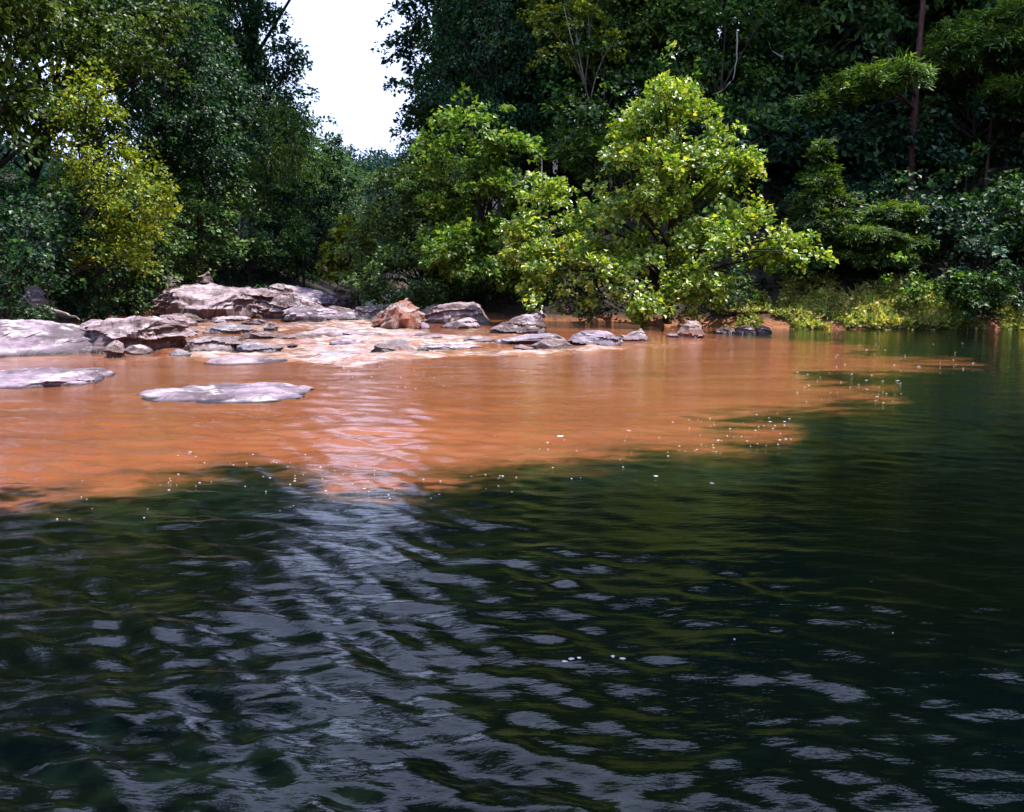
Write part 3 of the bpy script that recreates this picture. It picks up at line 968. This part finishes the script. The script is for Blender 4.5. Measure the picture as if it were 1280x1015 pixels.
line_forest(np.arange(-4, 60, 5.5), lambda x: 63, ['tall_beech', 'oak'], (1.3, 1.5), 'on the crest of the right slope', 'trees on the crest of the right slope', (0.9, 1.1))
for i, (x_, y_, kd, v, sc, lb) in enumerate([(22, 25.5, 'tall_beech', 0, 1.1, 'dark beech on the near right bank, out past the grassy point'),
                                         (20.5, 17, 'oak', 0, 1.1, 'olive oak on the near right bank behind the added overhanging tree'),
                                         (-18.5, 16, 'oak', 1, 1.1, 'dark oak on the near left bank before the lavender slab'),
                                         (-19, 6, 'tall_beech', 1, 1.1, 'green beech on the near left bank behind the added leaning tree')]):
    place(kd, v, x_, y_, sc, lb, 'trees of the near banks', sz=1.2)
# understorey of the left bank
for i, (px_, Y_, sc, v, lb) in enumerate([
        (8, 25, 0.75, 2, 'dark young tree at the left edge above the lavender slab'),
        (60, 31, 0.8, 2, 'dark young tree in shadow under the yellow-green tree'),
        (205, 40, 0.9, 0, 'mid green young tree behind the big pale boulder'),
        (255, 43, 0.95, 1, 'yellowish young tree with fine twigs above the big boulder'),
        (318, 47, 1.0, 0, 'rounded young tree right of centre on the left bank'),
        (380, 52, 1.0, 2, 'dark young tree leaning to the shaded rocks upstream'),
        (150, 36, 0.9, 1, 'yellowish young tree below the tall yellow-green tree')]):
    X_ = (px_ - 640) / F * Y_
    place('understorey_tree', v, X_, Y_, sc, lb, 'understorey of the left bank')
for i, (px_, Y_, sc, v, lb) in enumerate([
        (20, 27, 0.8, 2, 'dark shrub behind the lavender slab at the left edge'),
        (95, 33, 0.9, 2, 'dark shrub behind the mossy brown-topped block'),
        (160, 36, 0.9, 0, 'green shrub left of the big pale boulder'),
        (215, 41, 0.8, 1, 'olive shrub tucked behind the left end of the big boulder'),
        (330, 44, 0.8, 2, 'dark shrub behind the layered ledge'),
        (560, 38, 0.9, 2, 'dark shrub behind the long leaning slab'),
        (620, 35.5, 0.8, 2, 'dark shrub over the calm brown water'),
        (672, 34.5, 0.8, 0, 'green shrub under the left side of the sycamore'),
        (745, 34, 0.8, 2, 'dark shrub in the shade beneath the sycamore'),
        (905, 33, 0.8, 0, 'green shrub under the right side of the sycamore'),
        (1000, 33.6, 0.7, 0, 'green shrub behind the grassy bank below the hemlock'),
        (1075, 33.8, 0.8, 2, 'dark shrub behind the middle of the grassy bank'),
        (1040, 35.5, 1.3, 2, 'dark shrub on the slope just behind the hemlock'),
        (1105, 36, 1.4, 2, 'dark shrub at the foot of the red-trunked pine'),
        (1160, 35.2, 1.4, 2, 'dark shrub on the slope right of the red-trunked pine'),
        (1200, 36.2, 1.5, 0, 'green shrub on the slope above the blue-green bush'),
        (1250, 35.0, 1.5, 2, 'large dark shrub at the foot of the smaller pine'),
        (1290, 34.0, 1.5, 0, 'large green shrub cut by the right edge of the picture'),
        (905, 38.5, 1.7, 2, 'dark shrub high on the slope right of the sycamore'),
        (960, 40, 1.9, 2, 'dark shrub on the slope under the light green hanging boughs'),
        (1010, 38.8, 1.7, 2, 'dark shrub on the slope behind the hemlock tip'),
        (1060, 41, 2.0, 2, 'dark shrub up the slope between hemlock and red trunk'),
        (1100, 38.6, 1.6, 2, 'dark shrub immediately left of the red trunk'),
        (1165, 39.5, 1.8, 2, 'dark shrub up the slope right of the red trunk'),
        (1270, 32.2, 0.9, 2, 'dark shrub at the right edge of the picture')]):
    X_ = (px_ - 640) / F * Y_
    place('bank_shrub', v, X_, Y_, sc, lb, 'shrubs along the banks')

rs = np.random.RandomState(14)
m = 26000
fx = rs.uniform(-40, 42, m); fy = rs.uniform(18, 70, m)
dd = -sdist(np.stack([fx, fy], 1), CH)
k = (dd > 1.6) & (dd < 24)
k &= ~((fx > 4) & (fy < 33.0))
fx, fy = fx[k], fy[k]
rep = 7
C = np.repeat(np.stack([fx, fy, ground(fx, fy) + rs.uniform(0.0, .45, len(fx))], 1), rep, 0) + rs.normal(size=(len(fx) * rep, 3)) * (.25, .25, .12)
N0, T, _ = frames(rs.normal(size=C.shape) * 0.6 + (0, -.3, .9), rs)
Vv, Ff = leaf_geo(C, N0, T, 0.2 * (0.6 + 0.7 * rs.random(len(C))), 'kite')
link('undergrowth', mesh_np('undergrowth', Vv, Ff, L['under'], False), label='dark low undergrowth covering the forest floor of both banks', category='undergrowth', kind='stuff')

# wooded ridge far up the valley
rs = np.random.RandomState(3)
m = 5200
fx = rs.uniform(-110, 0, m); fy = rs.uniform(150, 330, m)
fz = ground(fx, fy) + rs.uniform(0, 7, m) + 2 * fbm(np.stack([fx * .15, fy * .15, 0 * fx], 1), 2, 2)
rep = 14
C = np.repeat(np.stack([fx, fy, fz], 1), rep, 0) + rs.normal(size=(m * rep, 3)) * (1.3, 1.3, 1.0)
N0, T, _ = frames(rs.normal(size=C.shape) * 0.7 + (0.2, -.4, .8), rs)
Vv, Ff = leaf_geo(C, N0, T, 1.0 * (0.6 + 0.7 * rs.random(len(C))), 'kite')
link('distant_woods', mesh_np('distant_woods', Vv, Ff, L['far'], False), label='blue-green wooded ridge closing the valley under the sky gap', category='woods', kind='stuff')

# ------------------------------------------------------------------ grass bank
rs = np.random.RandomState(8)
m = 34000
gx_ = rs.uniform(7.5, 27, m)
sh = np.interp(gx_, [6.5, 9, 17.5, 19.5, 27], [32.3, 31.4, 30.9, 28.6, 28.6])
gy_ = sh + 0.08 + rs.random(m) ** 1.4 * 2.3
dn = fbm(np.stack([gx_ * 0.8, gy_ * 0.8, 0 * gx_], 1), 3, 6)
k = (dn > -0.45) & ~((np.abs(gx_ - 12.6) < 0.9) & (dn < 0.35)) 
gx_, gy_, dn = gx_[k], gy_[k], dn[k]
P = np.stack([gx_, gy_, ground(gx_, gy_) - 0.03], 1)
T = rs.normal(size=P.shape) * 0.5 + (0, -0.35, 0.9)
T /= np.linalg.norm(T, axis=1)[:, None]
N0 = rs.normal(size=P.shape) + (0, -0.8, .2)
N0 -= T * (N0 * T).sum(1)[:, None]; N0 /= np.linalg.norm(N0, axis=1)[:, None]
hgt = (0.13 + 0.22 * rs.random(len(P))) * (0.8 + 0.6 * np.clip(dn + .4, 0, 1)) * (1 - 0.3 * sstep(14, 20, gx_))
Vv, Ff = leaf_geo(P, N0, T, hgt, 'needle')
k2 = rs.random(len(P)) < 0.95
P3 = P[k2] + T[k2] * (hgt[k2] * rs.uniform(.4, 1, k2.sum()))[:, None]
N3, T3, _ = frames(rs.normal(size=P3.shape) * .6 + (0, -.3, 1), rs)
V3, F3 = leaf_geo(P3, N3, T3, 0.13 * (0.6 + .8 * rs.random(len(P3))), 'kite')
link('grass', mesh_np('grass', np.concatenate([Vv, V3]), np.concatenate([Ff, F3 + len(Vv)]), L['grass'], False), label='tangled yellow-green grass and weeds on the right bank', category='grass', kind='stuff')

# ------------------------------------------------------------------ rocks
def rock(name, label, x0, x1, yb, prof, D, m, seed, group=None, amp=0.10, strata=0.05, box=2.6, under=0.0, skew=0.0, tilt=0.12, dz=0.0, fine=1.0, front=None, z0=None, cuts=11):
    """x0..x1, yb: extent and front waterline in photo pixels; prof: (u, top row) crest line"""
    ww = (x1 - x0) * .04
    x0, x1 = x0 - ww, x1 + ww
    c0 = on_water((x0 + x1) / 2, yb)
    Y0 = c0.y if front is None else front
    zwat = c0.z if z0 is None else z0
    Yc = Y0 + D * 0.5
    nu, nt = max(36, int((x1 - x0) * 0.85 * fine)), 52
    us = np.linspace(0, 1, nu)
    pu = np.array([p[0] for p in prof], float); pv = np.array([p[1] for p in prof], float)
    V = []
    for u in us:
        px_ = x0 + (x1 - x0) * u
        top = at(px_, np.interp(u, pu, pv), Yc)
        cx = (px_ - 640) / F * (Y0 + D * 0.3)
        h = max(top.z - zwat, 0.05)
        e_ = (1 - abs(2 * u - 1) ** 3.2) ** 0.5 if 0 < u < 1 else 0.0
        wd = D * 0.5 * (0.25 + 0.75 * e_)
        hh = h * min(1, 0.35 + 0.9 * e_)
        for j in range(nt):
            a = 2 * math.pi * j / nt
            ca, sa = math.cos(a), math.sin(a)
            yy = math.copysign(abs(ca) ** (2 / box), ca)
            zz = math.copysign(abs(sa) ** (2 / (box * (1.25 if sa > 0 else 1))), sa)
            H = hh if sa > 0 else 0.45
            pull = -under * wd * max(0, 1 - max(zz, 0)) * (-yy if yy < 0 else 0)
            V.append((cx + skew * yy * wd, Yc + yy * wd - (pull * -1 if under else 0), zwat + dz + zz * H))
    V = np.array(V)
    i = (np.arange(nu - 1)[:, None] * nt + np.arange(nt)[None]).ravel()
    j = (np.arange(nu - 1)[:, None] * nt + (np.arange(nt)[None] + 1) % nt).ravel()
    Fq = np.stack([i, i + nt, j + nt, j], 1)
    ctr = np.array([V[:nt].mean(0), V[-nt:].mean(0)])
    V = np.concatenate([V, ctr])
    # end caps as quads (repeating pairs keeps all faces four-sided)
    c0i, c1i = len(V) - 2, len(V) - 1
    caps = []
    for q in range(0, nt, 2):
        caps.append((c0i, q, (q + 1) % nt, (q + 2) % nt))
        b_ = (nu - 1) * nt
        caps.append((c1i, b_ + (q + 2) % nt, b_ + (q + 1) % nt, b_ + q))
    Fq = np.concatenate([Fq, np.array(caps)])
    # broken along flat faces
    rs_ = np.random.RandomState(seed * 13 + 5)
    cc = np.array([V[:, 0].mean(), Yc, zwat]); ee = np.array([np.ptp(V[:, 0]) / 2, D / 2, max(V[:, 2].max() - zwat, .08)])
    Q = (V - cc) / ee
    for g in range(cuts):
        if g % 3 == 2:
            nn = np.array([rs_.normal() * .3, -abs(rs_.normal()) * .35 - .1, 1.0]); fr = rs_.uniform(.86, .97)
        else:
            nn = np.array([rs_.normal(), -abs(rs_.normal()) * .9 if g % 2 else rs_.normal(), rs_.uniform(-.1, .7)]); fr = rs_.uniform(.66, .88)
        nn /= np.linalg.norm(nn)
        dd = Q @ nn
        ex = np.clip(dd - dd.max() * fr, 0, None)
        Q = Q - ex[:, None] * nn * 0.94
    V = Q * ee + cc
    me = mesh_np(name, V, Fq, None, False)
    nr = np.empty(len(V) * 3, np.float32)
    me.vertices.foreach_get('normal', nr)
    nr = nr.reshape(-1, 3)
    size = min(1.0, (V[:, 2].max() - zwat) / 0.5 + 0.25)
    P = V * 1.0
    d = amp * size * fbm(P * (1.1, 1.1, 1.8) / max(size, .5) + seed * 3.7, 3, seed) + amp * 0.45 * size * fbm(P * 4.5 + seed, 4, seed + 9)
    # bedding: the rock breaks in sheets along gently tilted planes
    s_ = (V[:, 2] + tilt * V[:, 0] + 0.08 * fbm(P * 0.9 + seed, 3, seed + 4)) / (0.13 + 0.10 * size)
    f = s_ - np.floor(s_)
    saw = np.where(f < 0.22, -(1 - f / 0.22), (f - 0.22) / 0.78 * 0.6)
    lay = _h(np.floor(s_).astype(np.int64), np.full(len(V), seed), np.zeros(len(V), np.int64), 1)
    # joints cut the sheets into blocks of uneven height
    jt = np.floor((V[:, 0] * .83 + V[:, 1] * .5) / (.35 + .5 * size) + .35 * fbm(P * 1.3, 2, seed + 6)).astype(np.int64)
    jv = np.floor((V[:, 1] * .83 - V[:, 0] * .5) / (.5 + .6 * size) + .35 * fbm(P * 1.3 + 4, 2, seed + 7)).astype(np.int64)
    blk = _h(jt, jv, np.zeros(len(V), np.int64), seed)
    V = V + nr * d[:, None]
    hz = nr * (1, 1, 0)
    V = V + hz * (strata * 1.5 * size * (saw + 0.9 * lay + 0.5 * blk))[:, None]
    V[:, 2] += strata * size * (0.5 * blk + 0.3 * saw) * np.clip(nr[:, 2] * 1.5, 0, 1)
    me.vertices.foreach_set('co', V.astype(np.float32).ravel())
    a_ = me.attributes.new('above', 'FLOAT', 'POINT')
    a_.data.foreach_set('value', ((V[:, 2] - zwat) / min(1.0, (V[:, 2].max() - zwat) * 2.0)).astype(np.float32))
    me.materials.append(R[m])
    me.update()
    return link(name, me, None, label=label, category='rock', group=group)


G1, G2, G3 = 'rocks of the left bank', 'rocks of the upstream ledge', 'rocks in the rapids'
rock('rock_slab', 'large smooth lavender slab sloping into brown water at the left edge', -120, 150, 449,
     [(0, 398), (.35, 402), (.55, 404), (.72, 415), (.88, 434), (1, 444)], 5.5, 'lav', 1, G1, amp=.07, strata=.03, box=2.0, cuts=5)
rock('rock_block', 'white-patched block with a dark undercut right end, on the lavender slab', 88, 206, 443,
     [(0, 405), (.1, 394), (.4, 394), (.7, 397), (.92, 403), (1, 415)], 3.0, 'pale', 2, G1, amp=.13, strata=.09, box=3.2, fine=1.4)
rock('rock', 'small reddish-brown rock below the white-patched block, left one', 130, 152, 447, [(0, 432), (.5, 428), (1, 436)], .7, 'brown', 3, G1, amp=.08)
rock('rock', 'small pinkish rock below the white-patched block, right one', 150, 182, 444, [(0, 434), (.5, 430), (1, 435)], .8, 'pale', 4, G1, amp=.08)
rock('flat_rock', 'flat lavender rock lying in orange water at the left edge', -70, 122, 488,
     [(0, 468), (.3, 468), (.6, 465), (.85, 467), (1, 471)], 2.6, 'lav', 5, 'flat rocks in the muddy pool', amp=.09, strata=.08, box=3.4, cuts=8)
rock('flat_rock', 'long flat two-humped rock lying alone in the orange pool', 152, 362, 506,
     [(0, 500), (.12, 495), (.32, 489), (.5, 493), (.62, 487), (.8, 486), (.95, 491), (1, 496)], 2.3, 'lav', 6, 'flat rocks in the muddy pool', amp=.09, strata=.10, box=3.4, cuts=9, fine=1.2)
rock('rock', 'thin tilted pale rock behind the white-patched block', 55, 96, 403, [(0, 389), (.4, 392), (1, 400)], 1.2, 'pale', 7, G1, z0=.3)
rock('rock', 'shadowed purple rock under the trees at the far left', 26, 54, 392, [(0, 360), (.5, 354), (1, 372)], 1.5, 'grey', 8, G1, front=30, z0=.4)
rock('boulder', 'big pale boulder with brown broken front, highest of the ledge', 190, 342, 401,
     [(0, 366), (.1, 359), (.3, 355), (.55, 358), (.8, 362), (.95, 369), (1, 378)], 6.0, 'pale', 10, G2, amp=.16, strata=.09, box=3.0, fine=1.3, z0=.3)
rock('rock', 'dark brown knob behind the left end of the big pale boulder', 207, 226, 372, [(0, 350), (.5, 345), (1, 352)], 1.2, 'brown', 40, G2, front=37, z0=.9)
rock('rock', 'purple knob on top of the bank behind the big pale boulder', 246, 270, 372, [(0, 346), (.6, 338), (1, 348)], 1.2, 'brown', 41, G2, front=38, z0=.9)
rock('rock', 'moss-topped rounded rock right of the big pale boulder', 334, 372, 378, [(0, 362), (.3, 354), (.7, 354), (1, 364)], 2.0, 'pale', 11, G2, front=36.5, z0=.4)
rock('rock', 'pale wedge rock sloping down to the right at the back of the ledge', 364, 424, 384, [(0, 356), (.4, 361), (1, 375)], 2.6, 'lav', 12, G2, front=37, z0=.4)
rock('rock', 'brown-edged slab in the middle of the ledge', 330, 400, 396, [(0, 374), (.3, 368), (.6, 372), (1, 384)], 2.0, 'pale', 13, G2, front=33, z0=.3, strata=.1)
rock('rock', 'long low purple slab along the foot of the ledge', 345, 432, 402, [(0, 386), (.4, 380), (.8, 386), (1, 394)], 2.2, 'lav', 14, G2, z0=.28, strata=.08)
rock('rock', 'low cream rock at the foot of the big boulder', 264, 312, 404, [(0, 398), (.5, 394), (1, 398)], 1.6, 'pale', 15, G2)
rock('rock', 'brown rock between the white-patched block and the big boulder', 182, 236, 411, [(0, 396), (.5, 393), (1, 402)], 2.0, 'pale', 16, G2)
rock('rock', 'dark wet rock at the left end of the upper foam', 196, 240, 420, [(0, 409), (.5, 406), (1, 412)], 1.0, 'grey', 17, G3)
rock('rock', 'smooth grey rock in the upper foam', 254, 312, 418, [(0, 410), (.5, 405), (1, 410)], 1.3, 'grey', 18, G3)
rock('rock', 'small dark rock poking from the upper foam', 329, 346, 413, [(0, 406), (.4, 402), (1, 408)], .6, 'brown', 19, G3)
rock('rock', 'dark brown block in the lower foam, left of the rapids', 233, 302, 441, [(0, 427), (.3, 421), (.8, 421), (1, 428)], 1.3, 'brown', 20, G3, amp=.09, strata=.06)
rock('rock', 'dark grey rock right of the brown block in the foam', 290, 352, 442, [(0, 431), (.4, 428), (.7, 432), (1, 437)], 1.1, 'grey', 21, G3)
rock('rock', 'long thin brown ledge rock across the rapids', 298, 398, 425, [(0, 421), (.3, 414), (.6, 419), (.8, 413), (1, 416)], 1.0, 'brown', 22, G3)
rock('rock', 'small dark round rock in the middle of the rapids', 355, 371, 438, [(0, 430), (.5, 427), (1, 432)], .5, 'brown', 23, G3)
rock('rock', 'wave-washed pale ledge at the lip of the rapids', 250, 346, 457, [(0, 450), (.3, 444), (.7, 446), (1, 451)], 1.6, 'pale', 24, G3, amp=.04, strata=.02)
rock('rock', 'low grey ledge at the lip right of the washed ledge', 385, 440, 445, [(0, 440), (.5, 438), (1, 440)], 1.0, 'grey', 25, G3, amp=.04)
rock('rock', 'arrow-shaped dark purple rock in the lip of the rapids', 460, 532, 441, [(0, 436), (.25, 427), (.4, 424), (.7, 430), (1, 439)], 1.3, 'brown', 26, G3, amp=.08)
rock('rock', 'low pale rock upstream of the foam chute', 405, 458, 400, [(0, 393), (.5, 388), (1, 394)], 1.6, 'lav', 27, G2, z0=.28)
rock('rock', 'small pale stone left of the slanted rock', 440, 480, 392, [(0, 384), (.5, 381), (1, 386)], 1.4, 'lav', 28, G2, front=33, z0=.35)
rock('rock', 'weathered rock by the yellow sapling at the gap', 410, 446, 378, [(0, 366), (.5, 352), (1, 349)], 2.0, 'brown', 29, G2, front=42, z0=.8)
rock('boulder', 'slanted boulder with a rusty orange right face', 456, 523, 412, [(0, 403), (.3, 388), (.6, 376), (.85, 372), (.96, 376), (1, 390)], 1.9, 'rust', 30, G2, amp=.12, strata=.1, tilt=-.5, box=3.2, fine=1.5, under=.3)
rock('rock', 'long pale slab leaning up to the right by the bushes', 528, 611, 405, [(0, 394), (.15, 388), (.5, 382), (.85, 379), (1, 384)], 1.5, 'pale', 31, G2, amp=.07, tilt=-.15, dz=.1, under=.4)
rock('rock', 'low tan slab under the long leaning slab', 552, 604, 411, [(0, 406), (.6, 398), (.9, 398), (1, 402)], 1.1, 'pale', 32, G2, amp=.06)
rock('rock', 'dark rock behind the left end of the leaning slab', 523, 560, 396, [(0, 382), (.5, 379), (1, 384)], 1.0, 'brown', 33, G2, front=33.5, z0=.3)
rock('rock', 'small stone between the rusty boulder and leaning slab', 512, 536, 411, [(0, 406), (.5, 404), (1, 407)], .7, 'lav', 34, G2)
rock('boulder', 'wedge-shaped pale boulder with a raised right tip', 612, 692, 418, [(0, 413), (.4, 401), (.75, 394), (.85, 388), (1, 390)], 1.7, 'pale', 35, G2, amp=.1)
rock('rock', 'low flat rock in a row at the ledge, left end', 574, 622, 428, [(0, 424), (.5, 419), (1, 422)], .9, 'brown', 36, G3, amp=.04)
rock('rock', 'broad flat purple rock in the row at the ledge', 614, 704, 431, [(0, 423), (.4, 418), (.8, 417), (1, 422)], 1.2, 'lav', 37, G3, amp=.06)
rock('rock', 'dark streaked mound at the ledge beside the grey trapezoid rock', 665, 713, 436, [(0, 431), (.4, 421), (.75, 419), (1, 428)], 1.0, 'brown', 38, G3, amp=.06)
rock('boulder', 'trapezoid grey-pink boulder at the right end of the ledge', 713, 781, 433, [(0, 424), (.25, 414), (.7, 412), (.85, 418), (1, 428)], 1.2, 'lav', 39, G3, amp=.07)
rock('rock', 'pointed pale rock right of the trapezoid boulder', 772, 812, 427, [(0, 415), (.3, 418), (.75, 409), (1, 411)], .9, 'pale', 42, G3, amp=.06)
rock('boulder', 'rounded pinkish boulder with grey lower face under the sycamore', 851, 889, 423, [(0, 406), (.3, 400), (.7, 403), (1, 414)], 1.0, 'rust', 43, None, amp=.06, strata=.03, box=2.3, z0=0)
rock('rock', 'small flat stone just left of the rounded pinkish boulder', 832, 849, 422, [(0, 419), (.5, 416), (1, 418)], .5, 'lav', 44, None, amp=.03, z0=0)
for i, (a, b_, yb_, t_, D_, mm, lb) in enumerate([
        (300, 345, 407, 398, 1.0, 'brown', 'small dark shelf rock between the cream rock and the long purple slab'),
        (372, 420, 391, 371, 1.6, 'brown', 'dark-edged sheet of rock above the long purple slab'),
        (400, 440, 396, 382, 1.3, 'pale', 'thin pale sheet of rock at the right end of the ledge'),
        (215, 252, 403, 391, 1.2, 'brown', 'dark stone at the foot of the big boulder, left end'),
        (316, 352, 386, 362, 1.5, 'brown', 'dark cleft rock joining the big boulder to the moss-topped rock'),
        (372, 470, 421, 412, 1.6, 'pale', 'wide pale washed slab awash at the top of the foam chute'),
        (468, 590, 425, 416, 1.5, 'pale', 'wide pale washed slab in front of the rusty boulder'),
        (520, 600, 437, 429, 1.2, 'pale', 'thin pale slab awash at the lip of the rapids'),
        (482, 516, 433, 424, .8, 'grey', 'low grey rock in the foam above the arrow-shaped rock'),
        (545, 580, 436, 430, .8, 'brown', 'small brown rock at the lip, right of the arrow-shaped rock'),
        (410, 452, 431, 423, .9, 'lav', 'smooth purple rock half covered by the foam chute'),
        (640, 668, 437, 431, .6, 'brown', 'small dark rock at the lip just left of the streaked mound'),
        (205, 232, 446, 438, .7, 'grey', 'small grey rock at the left corner of the lower foam')]):
    rock('rock', lb, a, b_, yb_, [(0, t_ + 5), (.4, t_), (1, t_ + 5)], D_, mm, 70 + i, 'rocks in the rapids' if yb_ > 410 else G2, amp=.06, strata=.05,
         z0=.3 if yb_ < 400 else None)
for i, (a, b_, t_, lb) in enumerate([(893, 925, 408, 'low brown stone at the waterline right of the pinkish boulder'),
                                     (918, 948, 406, 'pale stone at the waterline left of the grassy bank'),
                                     (944, 966, 406, 'dark cornered stone where the grassy bank begins')]):
    rock('stone', lb, a, b_, 417, [(0, t_ + 5), (.5, t_), (1, t_ + 4)], .8, ['brown', 'pale', 'brown'][i], 50 + i, 'stones at the foot of the bank', amp=.04, z0=0)

# bare twigs and driftwood
def stick(name, label, cat, pts, r, m=BARK_PALE):
    p3 = [at(a, b_, c_) for a, b_, c_ in pts]
    q = [Vector((0, 0, 0))] + [p - p3[0] for p in p3[1:]]
    fine = []
    for i in range(len(q) - 1):
        for t in (0, .33, .66):
            fine.append(q[i].lerp(q[i + 1], t) + Vector((math.sin(i * 3 + t * 5), 0, math.cos(i * 2 + t * 7))) * r * .6)
    fine.append(q[-1])
    tb = Tubes(); tb.add(fine, [r * (1 - .75 * i / (len(fine) - 1)) for i in range(len(fine))], 6)
    me = tb.mesh(name, m)
    o = link(name, me, None, label=label, category=cat)
    o.location = p3[0]
    return o


stick('hanging_vine', 'thin pale bare vine curling down in the dark wood above the hemlock', 'vine', [(921, 40, 37), (921, 75, 37), (917, 98, 37), (902, 114, 37), (890, 118, 37)], .035)
stick('bare_branch', 'short pale bare branch arching between the light green canopy boughs', 'branch', [(978, 72, 37.4), (966, 64, 37.4), (960, 52, 37.4)], .04)
stick('driftwood', 'pale driftwood stick lying at the waterline in the shade under the sycamore', 'driftwood', [(690, 407, 31.2), (728, 402, 31.6), (742, 398, 31.8)], .05)
stick('driftwood', 'reddish-brown root lying along the bank just left of the grass', 'driftwood', [(900, 388, 32.2), (930, 391, 32.3), (962, 390, 32.4)], .07, BARK_PINE)
stick('driftwood', 'thin grey log resting on the ledge behind the white-patched block', 'driftwood', [(60, 386, 30), (84, 392, 29.5), (100, 400, 29)], .07)

# drifting foam flecks along the muddy edge, with sky glints modelled as white flecks
rs = np.random.RandomState(21)
fl = []
for (a, b_, c_, d_, k) in [(870, 1000, 515, 560, 34), (990, 1130, 462, 505, 34), (1040, 1220, 428, 462, 22), (780, 960, 520, 572, 22), (600, 800, 545, 600, 16), (430, 640, 570, 625, 14), (200, 420, 560, 610, 26), (330, 470, 580, 640, 22), (60, 240, 600, 650, 12), (420, 560, 452, 486, 18)]:
    for _ in range(k):
        fl.append((rs.uniform(a, b_), rs.uniform(c_, d_), rs.uniform(.8, 1.8)))
fl += [(706, 827, 3.6), (714, 825, 4.6), (724, 824, 2.6), (766, 822, 3.6), (778, 824, 3.0), (918, 801, 1.8), (1116, 791, 1.2), (820, 595, 5), (890, 604, 6), (700, 546, 6), (640, 616, 3)]  # the first of these are water glints shaped as white flecks
V, Fc = [], []
for (a, b_, r_) in fl:
    p = on_water(a, b_)
    s_ = rs.uniform(.35, .8) * r_ * p.y / F; ax_ = rs.uniform(.7, 2.2)
    i0 = len(V)
    ti = int(np.argmin(np.abs(th - math.degrees(math.atan2(p.x, p.y))))); ri = int(np.argmin(np.abs(rr - math.hypot(p.x, p.y))))
    zf = float(z[ri * nc + ti]) + 0.002
    V.append((p.x, p.y, zf + 0.004))
    for j in range(8):
        t = j * math.pi / 4
        V.append((p.x + s_ * ax_ * math.cos(t) * rs.uniform(.7, 1.3), p.y + s_ * 1.5 * math.sin(t) * rs.uniform(.7, 1.3), zf))
    for j in range(8):
        Fc.append((i0, i0 + 1 + j, i0 + 1 + (j + 1) % 8))
link('foam_glint_flecks', mesh_np('foam_glint_flecks', V, Fc, FM), label='white foam flecks along the muddy edge and glints shaped as flecks on the pool', category='foam', kind='stuff')
